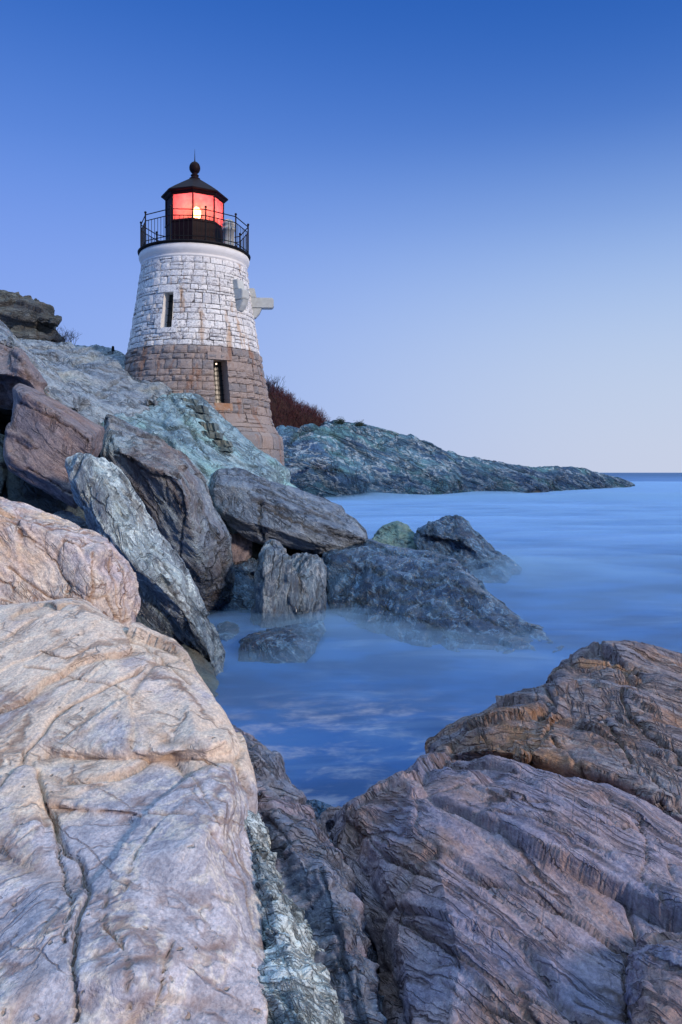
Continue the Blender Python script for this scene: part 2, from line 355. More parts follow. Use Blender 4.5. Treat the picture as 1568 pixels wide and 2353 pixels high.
M_moss = rock_mat('green_stained_rock', F_HEAD, (.13, .27, .26), (.08, .16, .20), (.20, .32, .27), .5, (.3, .36, .3), .3, (.02, .03, .03), k=.6, grain=4., rough=.5, bump=.03)
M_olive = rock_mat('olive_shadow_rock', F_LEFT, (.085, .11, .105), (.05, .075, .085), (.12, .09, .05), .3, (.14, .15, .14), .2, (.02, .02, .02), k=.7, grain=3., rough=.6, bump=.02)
M_outc = rock_mat('ledgy_outcrop_rock', F_FLAT, (.19, .20, .17), (.13, .13, .13), (.28, .24, .20), .4, (.3, .28, .25), .2, (.03, .03, .028), k=.4, grain=8., rough=.65, bump=.04)
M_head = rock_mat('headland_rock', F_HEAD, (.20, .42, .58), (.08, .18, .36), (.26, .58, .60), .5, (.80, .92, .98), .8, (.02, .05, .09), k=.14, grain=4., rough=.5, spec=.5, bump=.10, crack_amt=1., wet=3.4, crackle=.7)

# ------------------------------------------------------------------ sea
def grid_mesh(xs, ys, zf):
    X, Y = np.meshgrid(xs, ys); P = np.stack([X.ravel(), Y.ravel(), zf(X.ravel(), Y.ravel())], 1)
    nx, ny = len(xs), len(ys); i = np.arange(nx*ny).reshape(ny, nx)
    F = np.stack([i[:-1, :-1].ravel(), i[:-1, 1:].ravel(), i[1:, 1:].ravel(), i[1:, :-1].ravel()], 1)
    me = bpy.data.meshes.new('grid'); me.from_pydata(P.tolist(), [], F.tolist()); me.update(); return me
ysea = np.concatenate([np.linspace(-30, 2, 8), np.linspace(2.5, 60, 240), np.geomspace(61, 40000, 120)])
xsea = np.concatenate([-np.geomspace(40000, 41, 50), np.linspace(-40, 40, 200), np.geomspace(41, 40000, 50)])
def zsea(x, y):
    P = np.stack([x*.35, y*.5, 0*x], 1); near = np.clip(1-y/120, 0, 1)
    return near*(.035*fbm(P, 3, 4)+.012*fbm(P*4, 2, 9))
me = grid_mesh(xsea, ysea, zsea); me.polygons.foreach_set('use_smooth', np.ones(len(me.polygons), bool))
s = NT('sea_water'); P = s.n('ShaderNodeNewGeometry').outputs['Position']
sepp = s.n('ShaderNodeSeparateXYZ'); s.put(sepp.inputs[0], P)
dist = sepp.outputs[1]
st = s.noise(s.vec('MULTIPLY', P, (.05, .16, 1)), 1.0, 5, .55, .6)        # long blurred swell streaks
st2 = s.noise(s.vec('MULTIPLY', P, (.35, .9, 1)), 1.0, 5, .6, .8)
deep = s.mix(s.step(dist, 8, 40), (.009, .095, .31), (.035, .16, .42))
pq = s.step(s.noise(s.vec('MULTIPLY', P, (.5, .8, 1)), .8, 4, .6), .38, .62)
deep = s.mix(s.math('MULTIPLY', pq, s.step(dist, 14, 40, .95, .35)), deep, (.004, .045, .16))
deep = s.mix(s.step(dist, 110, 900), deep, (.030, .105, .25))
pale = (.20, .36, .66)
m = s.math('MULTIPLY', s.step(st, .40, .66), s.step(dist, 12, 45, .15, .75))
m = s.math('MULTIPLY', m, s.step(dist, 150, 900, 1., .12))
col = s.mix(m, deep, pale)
m2 = s.math('MULTIPLY', s.step(st2, .52, .70), s.step(dist, 10, 60, .32, .12))
col = s.mix(m2, col, (.26, .38, .56))
# foam scraps drifting in the cove
fx = s.n('ShaderNodeVectorMath', operation='DISTANCE'); s.put(fx.inputs[0], P); fx.inputs[1].default_value = (.15, 8.2, 0)
fm = s.noise(s.vec('MULTIPLY', P, (1.4, 2.2, 1)), 1.0, 7, .72, .25)
fmask = s.math('MULTIPLY', s.step(fm, .46, .72), s.step(fx.outputs['Value'], .6, 3.4, .6, 0.))
col = s.mix(fmask, col, (.70, .60, .58))
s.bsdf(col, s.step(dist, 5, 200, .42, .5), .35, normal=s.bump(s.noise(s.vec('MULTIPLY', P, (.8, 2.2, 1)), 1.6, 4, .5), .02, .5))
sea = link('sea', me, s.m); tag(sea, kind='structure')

# ------------------------------------------------------------------ headland, hill, bedrock
rock('headland', [(640, 985, 96), (690, 1003, 94), (735, 985, 96), (765, 971, 100), (830, 972, 105), (870, 984, 107), (905, 996, 108), (950, 1012, 110), (1000, 1032, 112), (1060, 1052, 118), (1130, 1066, 125), (1240, 1080, 138), (1310, 1079, 145), (1370, 1087, 152), (1415, 1101, 158), (1455, 1118, 162), (1400, 1132, 145), (1250, 1140, 118), (1175, 1148, 107), (1100, 1150, 103), (1000, 1160, 90), (900, 1162, 86), (750, 1165, 83), (640, 1165, 80)],
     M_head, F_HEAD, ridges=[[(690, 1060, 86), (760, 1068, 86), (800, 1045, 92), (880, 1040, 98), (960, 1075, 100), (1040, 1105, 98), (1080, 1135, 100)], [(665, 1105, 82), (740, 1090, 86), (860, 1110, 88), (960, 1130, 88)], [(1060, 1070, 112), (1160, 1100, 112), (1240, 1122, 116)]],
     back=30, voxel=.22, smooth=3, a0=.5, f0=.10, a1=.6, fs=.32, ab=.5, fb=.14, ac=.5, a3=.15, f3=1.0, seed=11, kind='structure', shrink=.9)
rock('tidal_ledge', [(655, 1050, 60), (700, 1062, 60), (712, 1072, 59), (690, 1082, 57), (660, 1098, 55), (600, 1110, 54), (600, 1050, 58)], M_head, F_HEAD, back=6, voxel=.15, a0=.2, f0=.4, a1=.2, fs=1., ab=.2, fb=.5, ac=.1, a3=.08, f3=3, seed=13, kind='structure')
rock('shore_bedrock', [(-260, 830, 24), (100, 870, 23), (300, 950, 21.5), (420, 1060, 20.5), (520, 1180, 20), (640, 1220, 21), (800, 1260, 22), (760, 1330, 19.5), (560, 1400, 18.2), (470, 1420, 17.2), (300, 1480, 15), (-260, 1560, 12.5)], M_olive, F_LEFT, back=5, voxel=.12, a0=.3, f0=.5, a1=.2, fs=1.2, ab=.25, fb=.6, ac=.1, a3=.05, f3=3, seed=17, kind='structure')
rock('bedrock_slope', [(300, 945, 21.6), (345, 930, 22.8), (400, 902, 24.2), (425, 903, 24.3), (455, 910, 24.2), (500, 948, 24.0), (560, 1001, 23.9), (610, 1040, 23.9), (668, 1083, 24.4), (668, 1112, 23.8), (705, 1142, 23.2), (790, 1200, 22.2), (840, 1270, 21.6), (600, 1250, 19.5), (480, 1200, 18), (400, 1130, 17.2), (320, 1060, 16.8), (250, 1010, 17.0), (236, 975, 17.6), (262, 955, 19)],
     M_slope, F_SLOPE, ridges=[[(300, 990, 18.8), (400, 1050, 18.6), (480, 1105, 19.0)], [(430, 950, 22.2), (500, 1010, 21.8), (600, 1080, 22)]],
     grooves=[([(395, 915), (440, 985), (480, 1050)], 3, .12), ([(300, 985), (380, 1010), (450, 1060), (480, 1090)], 2, .10), ([(250, 958), (330, 1000), (420, 1060), (475, 1115)], 2.5, .08)],
     back=4, voxel=.045, a0=.10, f0=.4, a1=.08, fs=2.4, ab=.055, fb=.8, ac=.05, a3=.045, f3=3.2, seed=19, kind='structure')
rock('upper_bedrock', [(-160, 770, 27), (60, 781, 27.5), (135, 787, 28), (200, 796, 28), (268, 808, 27.5), (302, 831, 26.6), (325, 856, 25.6), (360, 876, 24.8), (394, 898, 23.8), (386, 918, 23.2), (345, 944, 22.2), (318, 964, 21.5), (290, 985, 20), (235, 1000, 18.2), (150, 975, 17.6), (60, 930, 17.6), (-160, 900, 17.6)],
     M_upper, F_SLOPE, ridges=[[(110, 815, 25.5), (200, 850, 24), (330, 900, 23.6)], [(160, 880, 21.4), (260, 930, 21.2), (318, 950, 21.3)]],
     grooves=[([(172, 945), (215, 965), (250, 972)], 1.6, .12), ([(170, 880), (205, 898), (245, 912)], 1.5, .12), ([(225, 905), (300, 860), (380, 900)], 1.3, .08), ([(390, 902), (350, 942), (310, 962)], 2.5, .15)],
     back=3.5, voxel=.05, a0=.10, f0=.4, a1=.10, fs=2.2, ab=.06, fb=.7, ac=.06, a3=.05, f3=3, seed=23, kind='structure')
rock('rock_outcrop', [(-160, 640, 31), (0, 679, 30.5), (60, 690, 30), (100, 706, 29.6), (130, 730, 29), (134, 746, 28.8), (126, 753, 29.4), (130, 768, 29.4), (137, 786, 29.2), (80, 800, 28), (-160, 820, 27)],
     M_outc, F_FLAT, ridges=[[(-160, 700, 29.3), (0, 712, 29.2), (80, 735, 28.8), (126, 744, 28.7)], [(-160, 752, 29.3), (60, 758, 29.3), (120, 758, 29.6)], [(-160, 762, 28.6), (60, 768, 28.6), (130, 776, 28.9)]],
     back=5, voxel=.06, a0=.15, f0=.6, a1=.28, fs=2.0, ab=.12, fb=1., ac=.08, a3=.06, f3=3, seed=27, label='dark layered rock outcrop at the top of the slope, upper left', cat='rock outcrop')

# ------------------------------------------------------------------ boulders
G = 'boulders tumbled along the shore'
def boulder(outline, mat, fr, label, name='boulder', **kw):
    return rock(name, outline, mat, fr, label=label, cat='boulder', group=G, **kw)
mid = dict(a0=.03, f0=.8, a1=.045, fs=3.2, ab=.055, fb=1.2, ac=.03, a3=.02, f3=6.)

boulder([(-160, 690, 18), (-20, 728, 17.6), (8, 748, 17.3), (40, 786, 17), (100, 836, 16.6), (138, 872, 16), (168, 915, 15.4), (176, 940, 15.2), (150, 948, 14.7), (112, 915, 14.6), (88, 878, 14.7), (60, 838, 14.9), (44, 822, 15), (20, 790, 15), (-160, 760, 15)],
        M_upper, F_LEFT, 'smooth bluish grey slab sloping down below the dark layered outcrop', back=2.5, voxel=.04, ridges=[[(-20, 780, 15), (20, 800, 14.9), (60, 850, 14.5), (110, 920, 14.5)]], seed=31,
        grooves=[([(40, 800), (75, 812), (100, 822)], 1.5, .06), ([(110, 900), (150, 935), (168, 940)], 2, .08)], **mid)
boulder([(-160, 770, 15.4), (-10, 775, 15.2), (20, 800, 15), (48, 808, 14.8), (68, 838, 14.6), (88, 868, 14.5), (108, 905, 14.3), (118, 938, 14.4), (90, 930, 14.2), (55, 905, 14.2), (40, 905, 14.4), (30, 935, 15.2), (-160, 930, 15.2)],
        M_brown, F_LEFT, 'broken brown rock wedge under the smooth bluish slab at the left edge', back=2.2, voxel=.04, ridges=[[(-160, 860, 13.9), (0, 862, 13.9), (40, 864, 13.9)], [(-160, 872, 14.8), (0, 874, 14.8), (36, 874, 14.8)], [(48, 812, 14.4), (60, 850, 14.0), (80, 890, 14)]], seed=33,
        grooves=[([(15, 800), (45, 830), (70, 870)], 2, .08)], **mid)
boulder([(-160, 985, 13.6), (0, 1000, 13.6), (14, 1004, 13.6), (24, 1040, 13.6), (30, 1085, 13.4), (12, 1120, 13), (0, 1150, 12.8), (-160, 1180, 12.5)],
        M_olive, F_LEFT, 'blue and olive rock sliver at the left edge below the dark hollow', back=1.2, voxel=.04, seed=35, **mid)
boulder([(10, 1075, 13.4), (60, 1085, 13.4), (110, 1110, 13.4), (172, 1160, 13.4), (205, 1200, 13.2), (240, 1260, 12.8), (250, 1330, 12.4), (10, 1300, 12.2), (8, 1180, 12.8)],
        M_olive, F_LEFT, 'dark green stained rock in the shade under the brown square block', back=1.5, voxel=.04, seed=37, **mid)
boulder([(118, 1200, 11.6), (128, 1186, 11.8), (150, 1182, 12), (185, 1192, 12), (206, 1212, 11.9), (212, 1250, 11.6), (200, 1300, 11.2), (110, 1290, 11)],
        M_grey, F_LEFT, 'small blue grey rock peeping over the pale banded block', back=.8, voxel=.035, seed=39, **mid)
boulder([(33, 893, 12.75), (45, 884, 13.1), (80, 895, 13.2), (150, 934, 13.3), (236, 986, 13.6), (234, 1030, 13.6), (216, 1056, 13.3), (208, 1110, 12.8), (174, 1166, 12.1), (100, 1122, 12.1), (62, 1104, 12.1), (25, 1080, 12.08), (13, 1050, 12.05), (11, 1010, 12.2), (28, 962, 12.35), (36, 930, 12.5)],
        M_brown, F_LEFT, 'large squarish brown block with a flat face, left of the leaning slab', back=1.6, voxel=.028, smooth=2, seed=41,
        ridges=[[(38, 900, 12.55), (60, 905, 12.4), (110, 940, 12.3), (160, 972, 12.25), (205, 1008, 12.2), (212, 1030, 12.25), (198, 1065, 12.2), (190, 1110, 12.1)], [(20, 1045, 11.95), (60, 1078, 11.95), (110, 1105, 11.95), (172, 1150, 11.95)], [(62, 1092, 12.1), (110, 1114, 12.1), (168, 1158, 12.1)]],
        grooves=[([(45, 925), (110, 955), (160, 980), (205, 1015)], 1.6, .05), ([(35, 1010), (60, 1028), (85, 1030)], 1.5, .04), ([(60, 1075), (110, 1100), (165, 1135)], 2.0, .07)], a0=.02, f0=1., a1=.02, fs=4, ab=.035, fb=1.0, ac=.03, a3=.008, f3=7)
boulder([(248, 953, 16.2), (300, 982, 16), (360, 1008, 16.2), (425, 1050, 16.6), (472, 1105, 16.8), (487, 1160, 16.4), (528, 1238, 16.6), (536, 1330, 16.8), (528, 1380, 17.0), (495, 1420, 17.2), (440, 1425, 16.6), (400, 1330, 15.4), (330, 1250, 15), (262, 1110, 14.6), (233, 1050, 14.8), (236, 1000, 15.4)],
        M_tall, F_SLAB, 'tall block with a brown front and white veined blue side, behind the leaning slab', back=2, voxel=.03, smooth=3, seed=43,
        ridges=[[(250, 975, 15.4), (262, 1010, 14.7), (285, 1042, 14.35), (310, 1052, 14.25), (345, 1072, 14.2), (385, 1088, 14.25), (410, 1100, 14.3), (425, 1135, 14.35), (438, 1200, 14.6), (458, 1310, 15.2), (470, 1400, 16.2)], [(285, 1060, 14.5), (330, 1110, 14.55), (400, 1160, 14.6)]],
        grooves=[([(262, 1040), (300, 1062), (345, 1088), (390, 1102), (420, 1140)], 2, .08), ([(410, 1085), (425, 1180), (418, 1240), (415, 1300)], 2, .06), ([(480, 1190), (505, 1260), (520, 1340)], 2, .06)], **mid)
boulder([(157, 1055, 11.2), (180, 1044, 11.2), (205, 1043, 11.1), (216, 1052, 11.1), (238, 1060, 11.2), (262, 1080, 11.3), (292, 1110, 11.4), (330, 1165, 11.5), (372, 1232, 11.6), (420, 1300, 11.7), (470, 1400, 11.8), (516, 1500, 11.9), (513, 1570, 11.75), (487, 1560, 11.6), (455, 1512, 11.6), (400, 1492, 11.5), (320, 1462, 11.2), (300, 1330, 10.8), (250, 1275, 10.6), (205, 1200, 10.8), (172, 1125, 11)],
        M_slab, F_SLAB, 'long pale slab leaning down into the sea with a white upper edge', name='rock_slab', back=.8, voxel=.022, smooth=2, seed=47,
        ridges=[[(205, 1045, 11.0), (240, 1100, 10.75), (290, 1190, 10.65), (345, 1290, 10.7), (410, 1390, 11.0), (470, 1480, 11.3), (500, 1555, 11.55)], [(172, 1110, 10.8), (235, 1215, 10.45), (300, 1290, 10.35), (340, 1322, 10.45), (392, 1340, 10.8)], [(315, 1350, 11.0), (400, 1430, 11.3), (460, 1500, 11.5)]],
        grooves=[([(190, 1130), (250, 1250), (300, 1310), (330, 1325)], 2.2, .06), ([(395, 1350), (440, 1450), (480, 1520)], 2.5, .05), ([(370, 1290), (420, 1370), (450, 1440)], 1.6, .03)], a0=.05, f0=1.2, a1=.05, fs=5, ab=.035, fb=1.8, ac=.03, a3=.02, f3=8)
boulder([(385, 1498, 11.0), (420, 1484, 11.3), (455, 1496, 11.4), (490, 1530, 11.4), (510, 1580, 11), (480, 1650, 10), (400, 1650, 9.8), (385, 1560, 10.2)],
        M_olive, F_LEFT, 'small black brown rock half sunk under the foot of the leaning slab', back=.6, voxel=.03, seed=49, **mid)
boulder([(480, 1108, 19.4), (488, 1092, 19.4), (505, 1078, 19.4), (555, 1082, 19.8), (600, 1098, 20), (670, 1122, 20.4), (740, 1148, 20.8), (785, 1166, 21), (790, 1180, 20.9), (815, 1195, 20.8), (838, 1222, 20.5), (845, 1246, 20.2), (800, 1256, 19.6), (750, 1276, 19), (690, 1264, 18.7), (600, 1244, 18.2), (575, 1240, 18.4), (530, 1200, 18.2), (492, 1160, 18.4), (476, 1130, 18.9)],
        M_grey, F_SLOPE, 'long dark grey rock tapering to the right below the lighthouse', name='rock_slab', back=2, voxel=.035, smooth=3, seed=51,
        ridges=[[(495, 1110, 18.5), (560, 1125, 18.4), (640, 1160, 18.4), (720, 1195, 18.6), (840, 1236, 19.8)], [(540, 1190, 17.9), (620, 1215, 18), (720, 1248, 18.4), (780, 1256, 19)]],
        grooves=[([(598, 1150), (600, 1200), (605, 1240)], 3, .10), ([(610, 1165), (680, 1200), (740, 1222), (835, 1245)], 2, .07), ([(560, 1090), (680, 1150), (780, 1195)], 1.6, .05)], **mid)
boulder([(528, 1215, 18.9), (540, 1210, 18.9), (560, 1222, 18.9), (575, 1245, 18.8), (575, 1275, 18.6), (560, 1290, 18.3), (528, 1290, 18.3)],
        M_brown, F_SLAB, 'small brown angular rock wedged between tall block and long grey rock', back=.8, voxel=.03, seed=53, **mid)
boulder([(520, 1290, 18.6), (540, 1283, 18.8), (580, 1284, 18.8), (598, 1300, 18.6), (612, 1330, 18.0), (618, 1390, 17.2), (600, 1425, 16.6), (500, 1425, 16.6), (505, 1350, 17.2)],
        M_wet, F_SLOPE, 'wet purple blue rock in the gap left of the upright block', back=1, voxel=.035, seed=55, ridges=[[(525, 1310, 17.9), (600, 1312, 17.8)]], **mid)
boulder([(580, 1455, 15.5), (583, 1400, 15.7), (592, 1340, 15.9), (600, 1275, 16.1), (612, 1250, 16.2), (625, 1243, 16.2), (640, 1254, 16.2), (652, 1272, 16.2), (668, 1285, 16.2), (680, 1275, 16.3), (705, 1270, 16.3), (722, 1275, 16.3), (738, 1290, 16.3), (748, 1315, 16.2), (748, 1355, 16.1), (742, 1400, 15.9), (728, 1470, 15.4), (650, 1475, 15.2)],
        M_stand, F_UP, 'upright grey block with a notched top standing in the misty water', back=1.1, voxel=.024, smooth=2, seed=57,
        ridges=[[(610, 1265, 15.7), (606, 1330, 15.4), (600, 1460, 15.1)], [(645, 1275, 15.7), (690, 1330, 15.5), (720, 1290, 15.9)], [(725, 1300, 15.8), (722, 1380, 15.5), (715, 1470, 15.1)]], a0=.05, f0=1.2, a1=.05, fs=5, ab=.05, fb=1.6, ac=.03, a3=.03, f3=7)
boulder([(550, 1492, 12.9), (556, 1474, 13.2), (600, 1450, 13.8), (680, 1434, 14.3), (738, 1430, 14.5), (748, 1448, 14.2), (728, 1480, 13.4), (712, 1512, 12.8), (700, 1545, 12.3), (600, 1550, 12.1), (553, 1530, 12.4)],
        M_wet, F_FLAT, 'low flat rock awash in the mist, just in front of the upright block', back=.8, voxel=.025, smooth=3, seed=59,
        ridges=[[(556, 1482, 12.85), (620, 1474, 12.7), (675, 1474, 12.6), (705, 1498, 12.45)]], a0=.04, f0=1.4, a1=.02, fs=5, ab=.03, fb=1.8, ac=.02, a3=.012, f3=9)
boulder([(745, 1270, 19), (770, 1252, 19.6), (810, 1246, 20), (850, 1246, 20.5), (900, 1262, 20.6), (960, 1268, 20.4), (1040, 1286, 19.2), (1078, 1322, 17.9), (1110, 1362, 16.8), (1160, 1398, 15.9), (1200, 1424, 15.3), (1250, 1458, 14.2), (1300, 1496, 13.3), (1275, 1530, 12.6), (1100, 1515, 12.9), (950, 1485, 13.7), (850, 1452, 14.8), (790, 1425, 15.9), (762, 1385, 17), (748, 1330, 17.9)],
        M_wet, F_SLOPE, 'broad dark wet rock sliding into the water right of the upright block', back=3, voxel=.035, smooth=3, seed=61,
        ridges=[[(765, 1290, 18.1), (850, 1300, 18.0), (900, 1310, 17.5), (1000, 1340, 16.8), (1100, 1385, 15.8), (1200, 1440, 14.6)], [(830, 1272, 18.9), (900, 1285, 18.6), (1000, 1295, 18.2), (1060, 1320, 17.5)]],
        grooves=[([(800, 1285), (850, 1300), (870, 1322), (960, 1345), (1040, 1340), (1110, 1375)], 3, .10), ([(780, 1370), (870, 1390), (960, 1430), (1050, 1460)], 3, .08), ([(1060, 1380), (1120, 1420), (1200, 1460)], 2.5, .07)], a0=.08, f0=.8, a1=.09, fs=3, ab=.05, fb=.9, chip=.25, ac=.04, a3=.007, f3=5)
boulder([(850, 1245, 24), (868, 1225, 24.4), (885, 1210, 24.8), (912, 1200, 25), (935, 1208, 25), (955, 1228, 25), (968, 1250, 24.6), (965, 1275, 23.8), (850, 1275, 23.4)],
        M_moss, F_HEAD, 'small green stained rock beyond the broad dark wet rock', back=1.5, voxel=.04, seed=63, ridges=[[(915, 1203, 24.6), (920, 1240, 23.9), (940, 1270, 23.4)]], **mid)
boulder([(955, 1248, 23.6), (962, 1226, 23.9), (975, 1210, 24.2), (1000, 1194, 24.5), (1030, 1188, 24.7), (1058, 1198, 24.7), (1080, 1222, 24.7), (1110, 1244, 24.5), (1150, 1274, 24.2), (1195, 1308, 23.9), (1160, 1340, 21.2), (1060, 1340, 21.4), (990, 1300, 22.6), (955, 1275, 23.0)],
        M_wet, F_SLOPE, 'dark peaked rock with a frosty right flank, farthest out in the water', back=2, voxel=.04, smooth=3, seed=65,
        ridges=[[(1000, 1200, 24), (1010, 1232, 23.3), (1060, 1240, 23.3), (1120, 1290, 23)], [(1010, 1240, 23.5), (1060, 1250, 23.6)]], grooves=[([(960, 1225), (1000, 1240), (1060, 1244)], 2, .10)], a0=.12, f0=.8, a1=.08, fs=3, ab=.08, fb=1.1, ac=.05, a3=.04, f3=5)
boulder([(500, 1440, 14.9), (520, 1428, 15.3), (545, 1436, 15.2), (552, 1455, 14.6), (520, 1475, 13.8), (498, 1460, 14.2)],
        M_wet, F_FLAT, 'faint rock just breaking the water between leaning slab and flat rock', back=.5, voxel=.03, seed=67, a0=.03, f0=1.4, a1=.02, fs=5, ab=.02, fb=1.8, ac=.02, a3=.012, f3=9)
boulder([(690, 1850, 6.7), (720, 1838, 6.9), (760, 1852, 6.9), (790, 1880, 6.7), (800, 1960, 6.0), (690, 1960, 6.0)],
        M_wet, F_STRIP, 'dark rock drowned at the mouth of the crevice in front', back=.6, voxel=.025, seed=69, a0=.03, f0=2, a1=.02, fs=6, ab=.02, fb=3, ac=.01, a3=.012, f3=14)

# foreground rocks
boulder([(-200, 1075, 7.6), (0, 1144, 7.2), (60, 1170, 7.1), (120, 1196, 7.0), (185, 1222, 6.95), (245, 1250, 6.9), (270, 1272, 6.85), (292, 1290, 6.85), (313, 1330, 6.8), (312, 1380, 6.7), (302, 1430, 6.6), (298, 1560, 6.2), (-200, 1600, 5.6)],
        M_band, F_LEFT, 'pale cream and pink banded block with rusty seams, behind the big pale boulder', base=.5, back=1.6, voxel=.014, smooth=3, seed=71,
        ridges=[[(-200, 1130, 6.6), (0, 1180, 6.45), (90, 1212, 6.4), (160, 1240, 6.35), (218, 1268, 6.3)], [(218, 1268, 6.3), (210, 1340, 6.15), (200, 1420, 6.05), (195, 1560, 5.9)]],
        grooves=[([(140, 1240), (180, 1250), (265, 1252)], 1.2, .02), ([(20, 1300), (75, 1340), (120, 1372), (185, 1378)], 1.8, .03), ([(0, 1375), (60, 1392), (140, 1385)], 1.6, .02), ([(215, 1270), (212, 1330), (204, 1390)], 2, .03), ([(250, 1280), (262, 1340), (280, 1420)], 1.8, .02), ([(285, 1300), (292, 1360), (290, 1430)], 1.4, .02)],
        a0=.05, f0=1.6, a1=.035, fs=5, ab=.02, fb=2.2, ac=.018, a3=.008, f3=14)
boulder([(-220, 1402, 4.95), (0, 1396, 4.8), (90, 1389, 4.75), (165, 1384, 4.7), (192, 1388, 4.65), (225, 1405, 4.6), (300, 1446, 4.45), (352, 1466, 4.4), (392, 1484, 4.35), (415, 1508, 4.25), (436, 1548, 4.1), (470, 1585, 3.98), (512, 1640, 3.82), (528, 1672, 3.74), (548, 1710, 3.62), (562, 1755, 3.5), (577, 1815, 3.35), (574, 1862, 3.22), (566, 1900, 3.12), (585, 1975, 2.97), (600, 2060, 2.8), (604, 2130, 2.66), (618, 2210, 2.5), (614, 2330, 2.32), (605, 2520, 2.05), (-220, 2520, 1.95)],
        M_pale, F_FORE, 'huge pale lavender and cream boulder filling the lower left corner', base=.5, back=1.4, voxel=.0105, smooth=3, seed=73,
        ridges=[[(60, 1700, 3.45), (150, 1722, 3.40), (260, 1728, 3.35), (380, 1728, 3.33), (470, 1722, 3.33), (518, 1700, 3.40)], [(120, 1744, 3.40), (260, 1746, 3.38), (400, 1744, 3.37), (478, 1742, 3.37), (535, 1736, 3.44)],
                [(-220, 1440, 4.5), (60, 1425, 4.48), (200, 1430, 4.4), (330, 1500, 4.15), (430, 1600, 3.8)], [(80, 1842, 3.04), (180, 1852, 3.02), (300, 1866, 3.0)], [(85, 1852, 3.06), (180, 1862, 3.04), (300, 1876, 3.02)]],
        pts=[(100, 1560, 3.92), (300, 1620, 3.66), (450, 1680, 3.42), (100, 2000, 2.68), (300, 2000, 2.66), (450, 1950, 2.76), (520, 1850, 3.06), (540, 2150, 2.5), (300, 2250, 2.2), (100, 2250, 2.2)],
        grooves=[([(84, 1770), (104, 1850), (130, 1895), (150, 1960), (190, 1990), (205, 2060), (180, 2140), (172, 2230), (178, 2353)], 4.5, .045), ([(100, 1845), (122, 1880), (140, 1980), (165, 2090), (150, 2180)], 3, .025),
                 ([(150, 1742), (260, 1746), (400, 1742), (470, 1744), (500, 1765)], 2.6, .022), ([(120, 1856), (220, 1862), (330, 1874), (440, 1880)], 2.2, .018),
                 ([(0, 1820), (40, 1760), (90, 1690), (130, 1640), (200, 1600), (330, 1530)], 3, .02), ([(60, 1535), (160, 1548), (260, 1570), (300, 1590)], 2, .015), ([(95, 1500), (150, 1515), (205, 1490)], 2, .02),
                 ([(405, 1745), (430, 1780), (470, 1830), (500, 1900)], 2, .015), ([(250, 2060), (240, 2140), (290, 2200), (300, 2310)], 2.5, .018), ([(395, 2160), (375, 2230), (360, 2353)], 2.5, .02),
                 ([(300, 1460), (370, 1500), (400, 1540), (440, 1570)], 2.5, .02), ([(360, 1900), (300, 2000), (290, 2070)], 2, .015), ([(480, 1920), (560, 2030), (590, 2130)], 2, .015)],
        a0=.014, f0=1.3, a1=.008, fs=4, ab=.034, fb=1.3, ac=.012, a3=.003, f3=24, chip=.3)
boulder([(522, 1662, 4.2), (545, 1685, 4.15), (572, 1702, 4.1), (600, 1735, 4.0), (625, 1750, 3.95), (645, 1792, 3.85), (690, 1832, 3.72), (712, 1880, 3.6), (745, 1930, 3.48), (790, 2010, 3.28), (826, 2095, 3.05), (850, 2180, 2.86), (872, 2270, 2.68), (905, 2380, 2.48), (930, 2520, 2.28), (560, 2520, 2.34), (590, 2200, 2.78), (550, 1900, 3.45), (530, 1800, 3.8), (520, 1720, 4.1)],
        M_dark, F_STRIP, 'dark blue and violet rough rock along the left side of the crevice', base=.5, back=1.3, voxel=.011, smooth=3, seed=79,
        ridges=[[(560, 1720, 3.85), (620, 1850, 3.5), (700, 1990, 3.14), (745, 2000, 3.10), (790, 2130, 2.85), (840, 2300, 2.55), (870, 2450, 2.35)], [(600, 1900, 3.48), (680, 2060, 3.1), (745, 2250, 2.7), (790, 2450, 2.4)]],
        grooves=[([(740, 1995), (752, 2080), (780, 2180), (820, 2353)], 3.5, .03), ([(590, 1860), (640, 1900), (690, 1960), (720, 1985)], 3, .025), ([(815, 2130), (822, 2220), (815, 2300)], 2.5, .02), ([(545, 1700), (570, 1750), (600, 1765)], 3, .03), ([(610, 1790), (650, 1830), (700, 1850)], 3, .025)],
        a0=.05, f0=2.4, a1=.03, fs=6, ab=.03, fb=4, ac=.015, a3=.014, f3=18)
boulder([(562, 1876, 3.18), (590, 1905, 3.16), (610, 1945, 3.1), (628, 2000, 3.0), (660, 2078, 2.86), (700, 2145, 2.72), (730, 2235, 2.54), (765, 2330, 2.38), (800, 2520, 2.14), (600, 2520, 2.12), (600, 2330, 2.35), (606, 2220, 2.5), (592, 2120, 2.72), (580, 2020, 2.92), (560, 1940, 3.1)],
        M_crink, F_STRIP, 'silvery crinkled rock rib squeezed between big pale boulder and dark rock', name='rock_rib', back=.8, voxel=.0095, smooth=4, seed=83,
        ridges=[[(575, 1900, 3.08), (600, 2000, 2.86), (640, 2100, 2.66), (670, 2220, 2.46), (690, 2353, 2.25), (700, 2500, 2.05)]],
        a0=.035, f0=3.5, a1=.035, fs=11, ab=.025, fb=7, ac=.02, a3=.016, f3=22)
